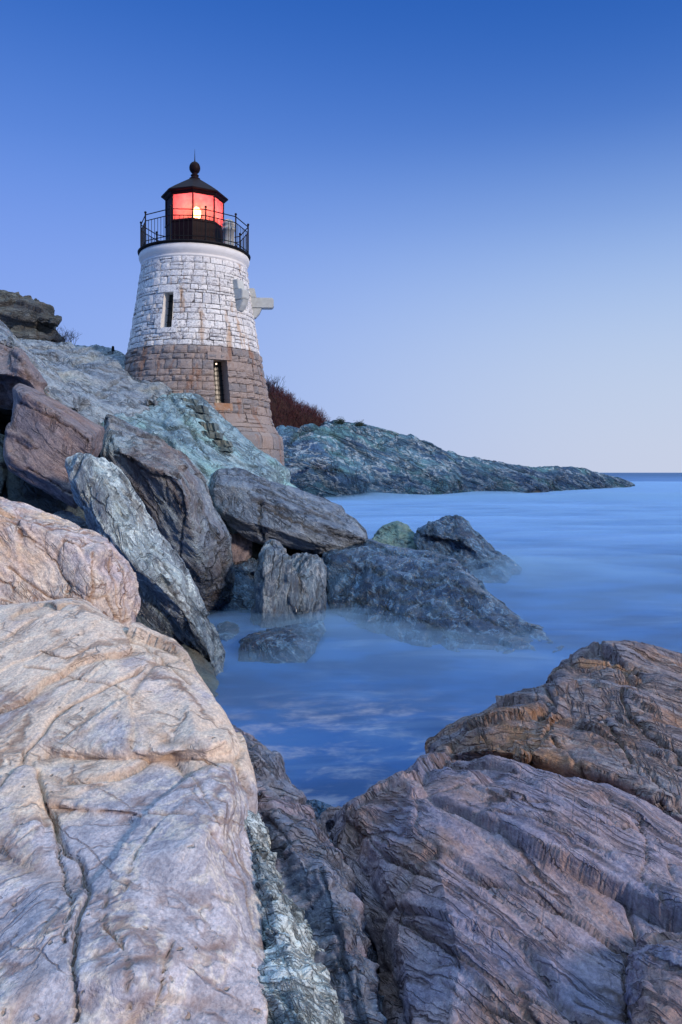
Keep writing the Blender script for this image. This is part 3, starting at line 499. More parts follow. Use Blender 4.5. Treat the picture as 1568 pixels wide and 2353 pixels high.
boulder([(957, 1784, 6.3), (972, 1766, 6.35), (990, 1730, 6.5), (986, 1712, 6.6), (1010, 1690, 6.6), (1045, 1662, 6.65), (1100, 1645, 6.6), (1150, 1625, 6.65), (1205, 1608, 6.7), (1262, 1582, 6.75), (1274, 1552, 6.85), (1300, 1528, 6.9), (1345, 1508, 6.95), (1400, 1498, 7.0), (1440, 1495, 7.0), (1480, 1504, 6.95), (1520, 1520, 6.9), (1568, 1540, 6.8), (1760, 1600, 6.6), (1760, 2080, 5.4), (1450, 1940, 5.7), (1200, 1880, 6.0), (1000, 1860, 6.3)],
        M_rust, F_RIGHT, 'rusty brown bedded boulder rising to a ragged crest at the right edge', base=.9, back=1.4, voxel=.016, smooth=3, seed=89,
        ridges=[[(1010, 1720, 6.05), (1100, 1665, 6.0), (1250, 1620, 6.0), (1290, 1590, 6.1), (1420, 1600, 5.9), (1568, 1680, 5.4), (1760, 1800, 4.8)], [(1260, 1630, 5.8), (1330, 1648, 5.75), (1400, 1650, 5.7), (1500, 1700, 5.3), (1568, 1760, 5.0)], [(1290, 1560, 6.6), (1400, 1570, 6.35), (1568, 1605, 6.1)], [(1000, 1738, 6.05), (1060, 1728, 5.75), (1120, 1722, 5.55), (1225, 1738, 5.3), (1300, 1756, 5.15), (1400, 1780, 4.95), (1460, 1808, 4.8), (1568, 1885, 4.5), (1760, 1965, 4.3)]],
        grooves=[([(1262, 1595), (1275, 1625), (1320, 1640), (1365, 1655), (1430, 1640), (1490, 1690), (1568, 1745)], 4, .07), ([(1430, 1600), (1448, 1640), (1500, 1680)], 3, .05), ([(1270, 1690), (1310, 1740), (1370, 1800), (1440, 1850), (1568, 1905)], 3, .05), ([(1385, 1500), (1430, 1560), (1470, 1590)], 2.5, .05), ([(1390, 1660), (1450, 1740), (1568, 1860)], 2.5, .04), ([(1420, 1660), (1500, 1700), (1568, 1780)], 2, .03), ([(1100, 1680), (1180, 1720), (1280, 1790)], 2, .03), ([(1300, 1520), (1400, 1540), (1568, 1580)], 2, .03)],
        a0=.05, f0=1.0, a1=.07, fs=4, ab=.06, fb=1.3, ac=.03, a3=.010, f3=12)
boulder([(736, 1915, 4.4), (748, 1885, 4.35), (765, 1868, 4.3), (800, 1862, 4.15), (845, 1850, 4.0), (885, 1826, 3.95), (940, 1800, 3.95), (985, 1770, 3.98), (1020, 1756, 4.0), (1070, 1758, 4.0), (1120, 1752, 4.0), (1180, 1756, 3.97), (1225, 1772, 3.92), (1300, 1790, 3.82), (1400, 1815, 3.7), (1455, 1840, 3.6), (1510, 1885, 3.48), (1568, 1922, 3.36), (1760, 2010, 3.1), (1760, 2560, 2.0), (950, 2560, 2.6), (880, 2400, 3.3), (840, 2300, 3.6), (805, 2200, 3.85), (770, 2080, 4.1), (745, 1980, 4.3)],
        M_purp, F_PURP, 'massive purple brown fractured boulder filling the lower right corner', base=.5, back=1.6, voxel=.0115, smooth=3, seed=97,
        ridges=[[(830, 1870, 3.7), (850, 1950, 3.42), (880, 2050, 3.1), (900, 2150, 2.86), (930, 2300, 2.55), (980, 2480, 2.2)], [(900, 1850, 3.65), (1020, 1800, 3.72), (1200, 1830, 3.52), (1350, 1900, 3.3), (1420, 1960, 3.14), (1500, 2060, 2.9)], [(1000, 1960, 3.1), (1150, 2060, 2.84), (1300, 2150, 2.66), (1440, 2240, 2.5)]],
        pts=[(1200, 1960, 3.08), (1050, 2200, 2.56), (1250, 2350, 2.28), (1560, 2200, 2.55)],
        grooves=[([(1020, 1950), (1100, 1990), (1180, 2020), (1290, 2080), (1400, 2150), (1450, 2190)], 3.2, .03), ([(880, 2080), (960, 2130), (1050, 2180), (1150, 2240), (1260, 2310), (1350, 2353)], 3.2, .03), ([(1440, 2060), (1465, 2120), (1475, 2170), (1430, 2230), (1450, 2300), (1440, 2353)], 4, .05), ([(1090, 1870), (1200, 1890), (1330, 1960), (1400, 1985)], 2.5, .02), ([(820, 1900), (880, 1960), (940, 1985), (1000, 2010)], 2.6, .025), ([(1475, 1880), (1485, 1960), (1470, 2050), (1530, 2110), (1568, 2160)], 2.4, .02), ([(960, 1830), (1100, 1810), (1250, 1850), (1380, 1900), (1470, 1920)], 2, .015), ([(1000, 2240), (1120, 2300), (1200, 2353)], 2.5, .02)],
        a0=.03, f0=1.5, a1=.035, fs=3.5, ab=.05, fb=1.5, ac=.02, a3=.007, f3=16)
boulder([(1422, 2235, 2.55), (1440, 2180, 2.62), (1475, 2155, 2.66), (1520, 2140, 2.66), (1568, 2130, 2.66), (1760, 2130, 2.6), (1760, 2560, 1.9), (1480, 2560, 1.9), (1450, 2353, 2.2), (1438, 2300, 2.34)],
        M_purp, F_PURP, 'smaller cracked brown block at the very bottom right corner', back=.6, voxel=.0105, smooth=3, seed=101,
        ridges=[[(1470, 2200, 2.42), (1560, 2190, 2.4), (1700, 2190, 2.38)], [(1470, 2200, 2.42), (1490, 2353, 2.1)]], a0=.03, f0=2.4, a1=.02, fs=6, ab=.02, fb=4, ac=.012, a3=.01, f3=20)

# ------------------------------------------------------------------ lighthouse
TY = 27.0; TX = (448-CX)/FPX*TY; ZB = 3.0
random.seed(5); rng = np.random.RandomState(5)
lh = empty('lighthouse', (TX, TY, 2.6))
tag(lh, 'round stone lighthouse, white painted above brown granite, with a glowing red lantern', 'lighthouse')
M_mortar = None
def tower_mat(name, c1, c2, c3, rust, rough, worn, wornamt):
    s = NT(name); P = s.n('ShaderNodeNewGeometry').outputs['Position']
    at = s.n('ShaderNodeAttribute', attribute_name='tint').outputs['Fac']
    col = s.mix(s.step(at, .15, .85), c1, c2)
    col = s.mix(s.math('MULTIPLY', s.step(s.noise(P, 1.1, 4, .6), .5, .7), .55), col, c3)
    col = s.mix(s.math('MULTIPLY', s.math('MULTIPLY', s.step(s.noise(P, 13, 6, .75), .48, .60), s.step(s.noise(P, 1.3, 4, .6), .38, .62, .25, 1.)), wornamt), col, worn)
    st = s.noise(s.vec('MULTIPLY', P, (1, 1, .16)), 2.6, 5, .6)
    col = s.mix(s.math('MULTIPLY', s.step(st, .54, .66), .75), col, rust)
    f = s.noise(P, 26, 6, .7); f2 = s.noise(P, 7, 4, .6)
    s.bsdf(col, rough, .35, normal=s.bump(s.math('ADD', f, f2), .03, .9)); return s.m
M_white = tower_mat('white_painted_stone', (.80, .80, .79), (.66, .67, .68), (.70, .68, .66), (.46, .30, .18), .75, (.26, .25, .27), 1.)
M_gran = tower_mat('pink_brown_granite', (.31, .255, .235), (.21, .20, .21), (.28, .21, .17), (.25, .13, .08), .8, (.44, .37, .33), .45)
def plain(name, c, rough=.5, spec=.5, metal=0., var=.3, scale=6., bump=.004):
    s = NT(name); P = s.n('ShaderNodeNewGeometry').outputs['Position']
    n = s.noise(P, scale, 5, .65)
    col = s.mix(s.math('MULTIPLY', s.step(n, .3, .7), var), c, tuple(q*.45 for q in c[:3]))
    s.bsdf(col, rough, spec, metal, normal=s.bump(s.noise(P, scale*4, 4), bump, .8)); return s.m
M_joint = plain('mortar_joint', (.10, .09, .09), .9)
M_jointg = plain('granite_mortar', (.11, .085, .075), .9)
M_iron = plain('black_iron', (.007, .007, .010), .6, .15)
M_roof = plain('dark_lantern_metal', (.014, .005, .008), .6, .12, var=.4)
M_plast = plain('white_render', (.74, .74, .73), .7, .3, var=.18, scale=3)
M_conc = plain('weathered_concrete', (.50, .53, .52), .8, .3, var=.35, scale=5)
M_darkin = plain('dark_window_interior', (.012, .016, .016), .35, .5)
M_vent = plain('pale_vent_metal', (.42, .42, .40), .5, .5)

prof_g = [(2.5, 3.06), (3.37, 3.06), (3.40, 3.04), (3.76, 3.04), (3.79, 3.03), (4.12, 3.02), (4.24, 2.97), (4.32, 2.86), (4.55, 2.74), (4.90, 2.60), (5.30, 2.54), (5.9, 2.44), (7.05, 2.21)]
prof_w = [(7.05, 2.22), (8.5, 1.99), (10.04, 1.765)]
def rad(prof, z):
    for (a, ra), (b, rb) in zip(prof[:-1], prof[1:]):
        if z <= b: return ra+(rb-ra)*max(0, (z-a))/(b-a)
    return prof[-1][1]
def tp(th, r, z): return (r*math.sin(th), -r*math.cos(th), z-2.6)         # local to the tower's empty; th=0 faces -Y
def theta_at(px, z, prof):
    best = None
    for i in range(-90, 100):
        th = R(i); r = rad(prof, z); x = TX+r*math.sin(th); y = TY-r*math.cos(th)
        d = abs(CX+x/y*FPX-px)
        if best is None or d < best[0]: best = (d, th)
    return best[1]
W1 = (theta_at(375, 8.2, prof_w), theta_at(398.5, 8.2, prof_w), 7.62, 8.78)
W2 = (theta_at(493, 5.9, prof_g), theta_at(525.5, 5.9, prof_g), 5.20, 6.60)
def masonry(name, rows, prof, win, mat, mjoint, gap, bulge, wmin, wmax, parent, seed, split=.22):
    rn = random.Random(seed); vs, fs, tint = [], [], []
    def block(t0, t1, z0, z1, tn, K=4, bl=None, dz=0):
        r0 = rad(prof, (z0+z1)/2); g = gap/r0; a0, a1 = t0+g/2, t1-g/2; b0, b1 = z0+gap/2, z1-gap/2
        bl = bulge*rn.uniform(.3, 1.5) if bl is None else bl; base = len(vs); off = rn.uniform(-.008, .012)
        tx, tz = rn.uniform(-.012, .012), rn.uniform(-.012, .012)
        jit = [[rn.uniform(-.006, .006) for _ in range(4)] for _ in range(2)]
        for j in range(K+1):
            for i in range(K+1):
                u, v = i/K, j/K; ed = min(u, 1-u, v, 1-v)
                th = a0+(a1-a0)*u; z = b0+(b1-b0)*v; rr = rad(prof, z)
                h = bl*(.25+.75*min(1, ed*4)) + tx*(u-.5)*2 + tz*(v-.5)*2 + off + rn.uniform(-.006, .009)*(bulge/.02)
                jx = 0 if 0 < i < K else rn.uniform(-.008, .008)/r0
                jz = 0 if 0 < j < K else rn.uniform(-.008, .008)
                vs.append(tp(th+jx, rr+h, z+jz)); tint.append(tn)
        n = K+1
        for j in range(K):
            for i in range(K): fs.append((base+j*n+i, base+j*n+i+1, base+(j+1)*n+i+1, base+(j+1)*n+i))
        ring = [base+i for i in range(n)]+[base+j*n+K for j in range(1, n)]+[base+K*n+i for i in range(K-1, -1, -1)]+[base+j*n for j in range(K-1, 0, -1)]
        m = len(ring); b2 = len(vs)
        for q in ring:
            x, y, z = vs[q]; L = math.hypot(x, y); k = (L-.06-bl)/L; vs.append((x*k, y*k, z)); tint.append(tn)
        for q in range(m): fs.append((ring[(q+1) % m], ring[q], b2+q, b2+(q+1) % m))
    for z0, z1 in rows:
        t = -math.pi+rn.uniform(0, .2); end = t+2*math.pi; segs = []
        r0 = rad(prof, (z0+z1)/2); spans = [(t, end)]
        if win and z1 > win[2]+.01 and z0 < win[3]-.01: spans = [(t, win[0]), (win[1], end)]
        for s0, s1 in spans:
            c = s0
            while c < s1-1e-6:
                w = rn.uniform(wmin, wmax)/r0
                if s1-c-w < wmin*.6/r0: w = s1-c
                h = z1-z0
                if h > .20 and rn.random() < split:
                    zm = z0+h*rn.uniform(.4, .6); block(c, c+w, z0, zm, rn.random()); block(c, c+w, zm, z1, rn.random())
                else: block(c, c+w, z0, z1, rn.random())
                c += w
    me = bpy.data.meshes.new(name); me.from_pydata(vs, [], fs)
    a = me.attributes.new('tint', 'FLOAT', 'POINT'); a.data.foreach_set('value', tint); me.update()
    o = link(name, me, mat, parent)
    # solid core behind the blocks, open at the window
    vs2, fs2 = [], []; ths = sorted(set([-math.pi+2*math.pi*i/72 for i in range(72)]+([win[0], win[1]] if win else [])))
    zs = sorted(set([rows[0][0]]+[r[1] for r in rows]+([win[2], win[3]] if win else [])))
    for z in zs:
        for th in ths: vs2.append(tp(th, rad(prof, z)-.012, z))
    n = len(ths)
    for j in range(len(zs)-1):
        for i in range(n):
            k = (i+1) % n
            if win and ths[i] >= win[0]-1e-6 and ths[i] < win[1]-1e-6 and zs[j] >= win[2]-1e-6 and zs[j] < win[3]-1e-6: continue
            fs2.append((j*n+i, j*n+k, (j+1)*n+k, (j+1)*n+i))
    m2 = bpy.data.meshes.new(name+'_joints'); m2.from_pydata(vs2, [], fs2); m2.update(); link('mortar', m2, mjoint, o)
    return o
def mkrows(z0, z1, n, seed):
    rn = random.Random(seed); w = [rn.uniform(.75, 1.25) for _ in range(n)]; t = sum(w); r = []; z = z0
    for q in w: r.append((z, z+q*(z1-z0)/t)); z += q*(z1-z0)/t
    return r
def align(rows, zs):
    r = [list(x) for x in rows]
    for z in zs:
        k = min(range(1, len(r)), key=lambda i: abs(r[i][0]-z)); r[k][0] = z; r[k-1][1] = z
    return [tuple(x) for x in r]
wall_w = masonry('white_wall', align(mkrows(7.05, 10.0, 14, 3), (W1[2], W1[3])), prof_w, W1, M_white, M_joint, .020, .022, .24, .50, lh, 11)
wall_g = masonry('granite_wall', align(mkrows(4.90, 7.05, 9, 8), (W2[2], W2[3])), prof_g, W2, M_gran, M_jointg, .016, .05, .28, .46, lh, 12, .05)
masonry('flared_base', [(2.5, 2.95), (2.95, 3.38), (3.38, 3.77), (3.77, 4.32), (4.32, 4.60), (4.60, 4.90)], prof_g, None, M_gran, M_jointg, .012, .02, .55, .95, lh, 13)

def mesh_obj(name, vs, fs, mat, parent, smooth=False):
    me = bpy.data.meshes.new(name); me.from_pydata(vs, [], fs); me.update()
    if smooth: me.polygons.foreach_set('use_smooth', [True]*len(me.polygons))
    return link(name, me, mat, parent)
def window(win, prof, depth, jamb_mat, parent, barsxz, lintel_over, sill):
    t0, t1, z0, z1 = win; tm = (t0+t1)/2
    w = empty('window', (0, 0, 0)); w.parent = parent
    vs, fs = [], []
    for z in (z0, z1):
        for t in (t0, t1):
            r = rad(prof, z); vs += [tp(t, r+.022, z), tp(tm+(t-tm)*.92*r/(r-depth), r-depth, z)]
    # indices: z0:(0,1)left,(2,3)right  z1:(4,5),(6,7)
    fs = [(0, 1, 5, 4), (3, 2, 6, 7), (1, 0, 2, 3), (4, 5, 7, 6)]
    mesh_obj('reveal', vs, fs, jamb_mat, w)
    mesh_obj('pane', [vs[1], vs[3], vs[7], vs[5]], [(0, 1, 2, 3)], M_darkin, w)
    # iron bars just in front of the pane
    bm = bmesh.new()
    def bar(p, q, rr):
        p, q = Vector(p), Vector(q); d = q-p; L = d.length
        m = Matrix.Translation((p+q)/2) @ d.to_track_quat('Z', 'Y').to_matrix().to_4x4()
        bmesh.ops.create_cone(bm, cap_ends=True, segments=6, radius1=rr, radius2=rr, depth=L, matrix=m)
    nx, nz = barsxz
    for i in range(1, nx):
        t = i/nx; a = Vector(vs[1]).lerp(Vector(vs[3]), t); b = Vector(vs[5]).lerp(Vector(vs[7]), t)
        o = Vector(tp(tm, .06, 2.6)); bar(a+o, b+o, .010)
    for j in range(1, nz):
        t = j/nz; a = Vector(vs[1]).lerp(Vector(vs[5]), t); b = Vector(vs[3]).lerp(Vector(vs[7]), t)
        o = Vector(tp(tm, .06, 2.6)); bar(a+o, b+o, .010)
    me = bpy.data.meshes.new('window_bars'); bm.to_mesh(me); bm.free(); link('window_bars', me, M_iron, w)
    return w
def stone_box(name, t0, t1, z0, z1, prof, out, mat, parent):
    vs, fs = [], []; K = 5
    for z in (z0, z1):
        for i in range(K+1):
            t = t0+(t1-t0)*i/K; r = rad(prof, z); vs += [tp(t, r+out, z), tp(t, r-.05, z)]
    n = 2*(K+1)
    for i in range(K):
        a = 2*i; fs += [(a, a+2, n+a+2, n+a), (n+a, n+a+2, n+a+3, n+a+1), (a+1, a+3, a+2, a)]
    fs += [(1, 0, n, n+1), (2*K, 2*K+1, n+2*K+1, n+2*K)]
    me = bpy.data.meshes.new(name); me.from_pydata(vs, [], fs); a = me.attributes.new('tint', 'FLOAT', 'POINT'); a.data.foreach_set('value', [.3]*len(vs)); me.update()
    return link(name, me, mat, parent)
win1 = window(W1, prof_w, .34, M_plast, wall_w, (2, 5), 0, 0)
win2 = window(W2, prof_g, .40, M_gran, wall_g, (3, 9), 0, 0)
stone_box('lintel', W1[0]-.10, W1[1]+.09, W1[3]+.004, W1[3]+.23, prof_w, .052, M_white, win1)
stone_box('sill', W1[0]-.05, W1[1]+.08, W1[2]-.17, W1[2]-.004, prof_w, .056, M_white, win1)
stone_box('jamb_stone', W1[0]-.11, W1[0]-.002, W1[2], W1[2]+.45, prof_w, .050, M_white, win1)
stone_box('jamb_stone', W1[1]+.002, W1[1]+.10, W1[2], W1[2]+.22, prof_w, .052, M_white, win1)
stone_box('jamb_stone', W1[1]+.002, W1[1]+.12, W1[3]-.26, W1[3], prof_w, .050, M_white, win1)
s_ = NT('rust_stained_granite'); P_ = s_.n('ShaderNodeNewGeometry').outputs['Position']
s_.bsdf(s_.mix(s_.step(s_.noise(P_, 6, 5), .35, .65), (.30, .16, .09), (.33, .22, .16)), .85, .3, normal=s_.bump(s_.noise(P_, 18, 5), .02))
stone_box('sill', W2[0]-.02, W2[1]+.02, W2[2]-.24, W2[2]-.004, prof_g, .075, s_.m, win2)
stone_box('lintel', W2[0]-.08, W2[1]+.08, W2[3]+.004, W2[3]+.24, prof_g, .070, M_gran, win2)
def glow(name, c, st):
    s = NT(name); e = s.n('ShaderNodeEmission'); e.inputs[0].default_value = (*c, 1); e.inputs[1].default_value = st
    s.t.links.new(e.outputs[0], s.out.inputs[0]); return s.m
def blob(name, loc, r, mat, parent, sz=1., seg=16):
    bm = bmesh.new(); bmesh.ops.create_uvsphere(bm, u_segments=seg, v_segments=seg//2+2, radius=r)
    for v in bm.verts: v.co.z *= sz; v.co += Vector(loc)
    me = bpy.data.meshes.new(name); bm.to_mesh(me); bm.free(); me.polygons.foreach_set('use_smooth', [True]*len(me.polygons)); return link(name, me, mat, parent)
tm2 = (W2[0]*.55+W2[1]*.45)
blob('bulb', tp(tm2, rad(prof_g, 6.45)-.28, 6.50), .028, glow('small_bulb', (1, .72, .5), 3), win2)

def lathe(name, prof, mat, parent, n=64, loc=(0, 0), rot=0., smooth=True, cap=False):
    vs, fs = [], []
    for z, r in prof:
        for i in range(n):
            t = rot+2*math.pi*i/n; x, y, zz = tp(t, r, z); vs.append((x+loc[0], y+loc[1], zz))
    for j in range(len(prof)-1):
        for i in range(n):
            k = (i+1) % n; fs.append((j*n+i, j*n+k, (j+1)*n+k, (j+1)*n+i))
    fs.append(tuple(range(n-1, -1, -1))); fs.append(tuple((len(prof)-1)*n+i for i in range(n)))
    return mesh_obj(name, vs, fs, mat, parent, smooth)
lathe('cornice', [(9.97, 1.75), (10.0, 1.80), (10.04, 1.805), (10.06, 1.775), (10.10, 1.79), (10.16, 1.84), (10.24, 1.872), (10.32, 1.875), (10.39, 1.845), (10.42, 1.80)], M_plast, lh)
lathe('gallery_deck', [(10.424, 1.84), (10.43, 1.905), (10.47, 1.915), (10.485, 1.90), (10.49, 1.86)], M_iron, lh)
# gallery railing: ten posts round a decagon
def tube_bm(bm, p, q, r, seg=8):
    p, q = Vector(p), Vector(q); d = q-p
    bmesh.ops.create_cone(bm, cap_ends=True, segments=seg, radius1=r, radius2=r, depth=d.length, matrix=Matrix.Translation((p+q)/2) @ d.to_track_quat('Z', 'Y').to_matrix().to_4x4())
view = math.atan2(-TX, TY)            # bearing from the tower to the camera, as th
rail = empty('gallery_railing', (0, 0, 0)); rail.parent = lh
RR = 1.83; angs = [view+R(11+36*i) for i in range(10)]
P10 = [(math.sin(a), -math.cos(a)) for a in angs]
for i in range(10):
    x, y = P10[i][0]*RR, P10[i][1]*RR; bm = bmesh.new()
    tube_bm(bm, (x, y, 10.46-2.6), (x, y, 11.55-2.6), .024)
    bmesh.ops.create_uvsphere(bm, u_segments=10, v_segments=8, radius=.042, matrix=Matrix.Translation((x, y, 11.58-2.6)))
    tube_bm(bm, (x, y, 10.49-2.6), (x, y, 10.53-2.6), .05)
    me = bpy.data.meshes.new('post'); bm.to_mesh(me); bm.free(); link('post', me, M_iron, rail)
bmr = {z: bmesh.new() for z in (11.50, 11.30, 10.64)}; bmb = bmesh.new()
for i in range(10):
    a = Vector((P10[i][0]*RR, P10[i][1]*RR, 0)); b = Vector((P10[(i+1) % 10][0]*RR, P10[(i+1) % 10][1]*RR, 0))
    for z, r in ((11.50, .017), (11.30, .015), (10.64, .015)):
        tube_bm(bmr[z], a+Vector((0, 0, z-2.6)), b+Vector((0, 0, z-2.6)), r)
    for k in range(1, 8):
        q = a.lerp(b, k/8); tube_bm(bmb, q+Vector((0, 0, 10.47-2.6)), q+Vector((0, 0, 11.30-2.6)), .009, 6)
for z in bmr:
    me = bpy.data.meshes.new('rail'); bmr[z].to_mesh(me); bmr[z].free(); link('rail', me, M_iron, rail)
me = bpy.data.meshes.new('balusters'); bmb.to_mesh(me); bmb.free(); link('balusters', me, M_iron, rail)
# octagonal lantern room
lan = empty('lantern_room', (0, 0, 0)); lan.parent = lh
A8 = [view+R(-3.7+45*i) for i in range(8)]
def oct_ring(r, z): return [tp(a, r, z) for a in A8]
def oct_solid(name, prof, mat, parent):
    vs, fs = [], []
    for r, z in prof: vs += oct_ring(r, z)
    for j in range(len(prof)-1):
        for i in range(8): k = (i+1) % 8; fs.append((j*8+i, j*8+k, (j+1)*8+k, (j+1)*8+i))
    fs.append(tuple(range(7, -1, -1))); fs.append(tuple((len(prof)-1)*8+i for i in range(8)))
    return mesh_obj(name, vs, fs, mat, parent)
oct_solid('parapet', [(1.02, 10.48), (1.02, 10.56), (.995, 10.58), (.995, 11.38), (1.015, 11.40), (1.015, 11.44), (.93, 11.45)], M_roof, lan)
bm = bmesh.new()
for a in A8:
    tube_bm(bm, tp(a, .975, 11.43), tp(a, .975, 12.36), .028, 6)
for z in (11.46, 12.33):
    for i in range(8): tube_bm(bm, tp(A8[i], .975, z), tp(A8[(i+1) % 8], .975, z), .022, 6)
me = bpy.data.meshes.new('glazing_bars'); bm.to_mesh(me); bm.free(); link('glazing_bars', me, M_roof, lan)
# red panes: translucent glass lit from inside
s = NT('lit_red_glass'); P = s.n('ShaderNodeNewGeometry').outputs['Position']
gn = s.noise(P, 5, 5, .65)
tr = s.n('ShaderNodeBsdfTranslucent'); s.put(tr.inputs[0], s.mix(s.step(gn, .3, .7), (1.0, .20, .25), (1.0, .32, .37)))
t_ = s.n('ShaderNodeBsdfTransparent'); t_.inputs[0].default_value = (1, .40, .34, 1)
mx = s.n('ShaderNodeMixShader'); mx.inputs[0].default_value = .6; s.t.links.new(t_.outputs[0], mx.inputs[1]); s.t.links.new(tr.outputs[0], mx.inputs[2])
s.t.links.new(mx.outputs[0], s.out.inputs[0]); M_red = s.m
for i in range(8):
    a, b = A8[i], A8[(i+1) % 8]
    q = [tp(a, .965, 11.45), tp(b, .965, 11.45), tp(b, .965, 12.34), tp(a, .965, 12.34)]
    q2 = [(x*.985, y*.985, z) for x, y, z in q]
    if i in (6, 5, 4):
        o = mesh_obj('blind_panel', q+q2, [(0, 1, 2, 3), (7, 6, 5, 4)], M_roof, lan)
    else:
        o = mesh_obj('red_pane', q, [(0, 1, 2, 3)], M_red, lan)
ped = lathe('lamp_pedestal', [(11.40, .10), (11.6, .06), (11.62, .12)], M_iron, lan, n=16)
lampc = tp(view+R(9), .40, 11.80)
blob('lamp', (lampc[0], lampc[1], lampc[2]-.0), .145, glow('lamp_glow', (1, .70, .34), 30), lan, 1.6)
pl = bpy.data.lights.new('lantern_light', 'POINT'); pl.energy = 62; pl.color = (1, .27, .36); pl.shadow_soft_size = .12
po = bpy.data.objects.new('lantern_light', pl); COL.objects.link(po); po.location = Vector((TX+lampc[0]*.6, TY+lampc[1]*.6, 12.02)); 
roof = oct_solid('roof', [(1.00, 12.33), (1.04, 12.36), (1.06, 12.40), (1.135, 12.43), (1.145, 12.47), (1.12, 12.49), (.86, 12.67), (.50, 12.90), (.23, 13.07), (.17, 13.10)], M_roof, lan)
lathe('vent_ball', [(13.08, .16), (13.10, .185), (13.13, .185), (13.16, .13), (13.20, .115), (13.22, .14), (13.245, .14), (13.265, .10), (13.30, .09), (13.33, .12), (13.37, .155), (13.43, .182), (13.50, .190), (13.57, .178), (13.63, .15), (13.68, .105), (13.71, .05), (13.73, .022), (13.80, .016)], M_roof, lan, n=32)
bm = bmesh.new(); bmesh.ops.create_cone(bm, cap_ends=True, segments=8, radius1=.016, radius2=.003, depth=.38, matrix=Matrix.Translation((0, 0, 13.97-2.6)))
me = bpy.data.meshes.new('lightning_rod'); bm.to_mesh(me); bm.free(); link('lightning_rod', me, M_iron, lan)
# drum ventilator on the gallery
va = view+R(52); vx, vy = tp(va, 1.42, 0)[:2]
vt = lathe('gallery_ventilator', [(10.49, .23), (10.52, .23), (10.53, .195), (11.12, .195), (11.13, .225), (11.20, .23), (11.21, .205), (11.30, .205), (11.31, .215), (11.36, .21), (11.44, .17), (11.50, .10), (11.52, .03)], M_vent, lh, n=28, loc=(vx, vy))
# two bracket arms once carrying a fog signal
def bracket(th, beam):
    b = empty('bracket', (0, 0, 0)); b.parent = lh
    def wedge(name, pts, w, mat):
        vs = []
        for sgn in (-1, 1):
            for r, z in pts:
                x, y, zz = tp(th, r, z); vs.append((x+sgn*w/2*math.cos(th), y+sgn*w/2*math.sin(th), zz))
        n = len(pts); fs = [tuple(range(n)), tuple(range(2*n-1, n-1, -1))]+[(i, n+i, n+(i+1) % n, (i+1) % n) for i in range(n)]
        me = bpy.data.meshes.new(name); me.from_pydata(vs, [], fs); me.update()
        bm = bmesh.new(); bm.from_mesh(me); bmesh.ops.recalc_face_normals(bm, faces=bm.faces[:]); bmesh.ops.bevel(bm, geom=bm.edges[:], offset=.015, segments=2, affect='EDGES'); bm.to_mesh(me); bm.free()
        link(name, me, mat, b)
    wedge('wall_plate', [(1.80, 9.36), (2.05, 9.36), (2.12, 9.04), (1.86, 9.04)], .33, M_conc)
    wedge('beam', [(1.84, 9.035), (2.14+beam, 9.035), (2.19+beam, 8.98), (2.19+beam, 8.74), (2.13+beam, 8.69), (1.86, 8.69)], .36, M_conc)
    wedge('knee', [(1.88, 8.685), (2.30, 8.685), (2.22, 8.50), (2.08, 8.34), (1.93, 8.32)], .30, M_conc)
bracket(view+R(46), .10)
bracket(view+R(84), .52)

# ------------------------------------------------------------------ steps cut up the slope
M_step = rock_mat('worn_step_stone', F_FLAT, (.16, .21, .20), (.11, .15, .15), (.2, .2, .15), .4, (.24, .25, .22), .2, (.03, .03, .03), k=1.2, grain=3, rough=.6, bump=.02)
bpy.context.view_layer.update()
slope = bpy.data.objects['bedrock_slope']
def hitY(px, py, default):
    inv = slope.matrix_world.inverted(); o = inv @ Vector((0, 0, EYE)); d = (W(px, py, 10)-Vector((0, 0, EYE))).normalized()
    ok, loc, nn, k = slope.ray_cast(o, d)
    return (slope.matrix_world @ loc).y if ok else default
st = empty('stone_steps', W(470, 1000, 21.6)); tag(st, 'short flight of dark worn steps climbing the teal slope to the lighthouse', 'steps')
steps = [(408, 449, 914, 928, 23.9), (422, 468, 929, 946, 23.4), (436, 474, 950, 965, 23.0), (449, 491, 969, 988, 22.6), (459, 503, 990, 1005, 22.2), (478, 525, 1009, 1024, 21.9), (493, 529, 1027, 1036, 21.7)]
for i, (x0, x1, y0, y1, Y) in enumerate(steps):
    hy = [hitY(x0, (y0+y1)/2, Y), hitY((x0+x1)/2, (y0+y1)/2, Y), hitY(x1, (y0+y1)/2, Y)]; Y = min(hy)*.5+hy[1]*.5+.05; rn = random.Random(i); a, b = W(x0+3, y0, Y), W(x1, y0+3, Y); c, d = W(x0+8, y1, Y-.03), W(x1+3, y1+2, Y-.03)
    K = 8; vs = []
    for (p, q, off) in ((a, b, .9), (a, b, 0), (c, d, 0), (c, d, .9)):
        for k in range(K+1):
            v = p.lerp(q, k/K)+Vector((0, off, 0)); v += Vector((rn.uniform(-.03, .03), rn.uniform(-.05, .05) if off == 0 else 0, rn.uniform(-.022, .022))); vs.append(v-st.location)
    n = K+1; fs = []
    for j in range(4):
        for k in range(K): fs.append((j*n+k, ((j+1) % 4)*n+k, ((j+1) % 4)*n+k+1, j*n+k+1))
    fs += [(0, 3*n, 2*n, n), (K, n+K, 2*n+K, 3*n+K)]
    mesh_obj('step', [tuple(v) for v in vs], fs, M_step, st)

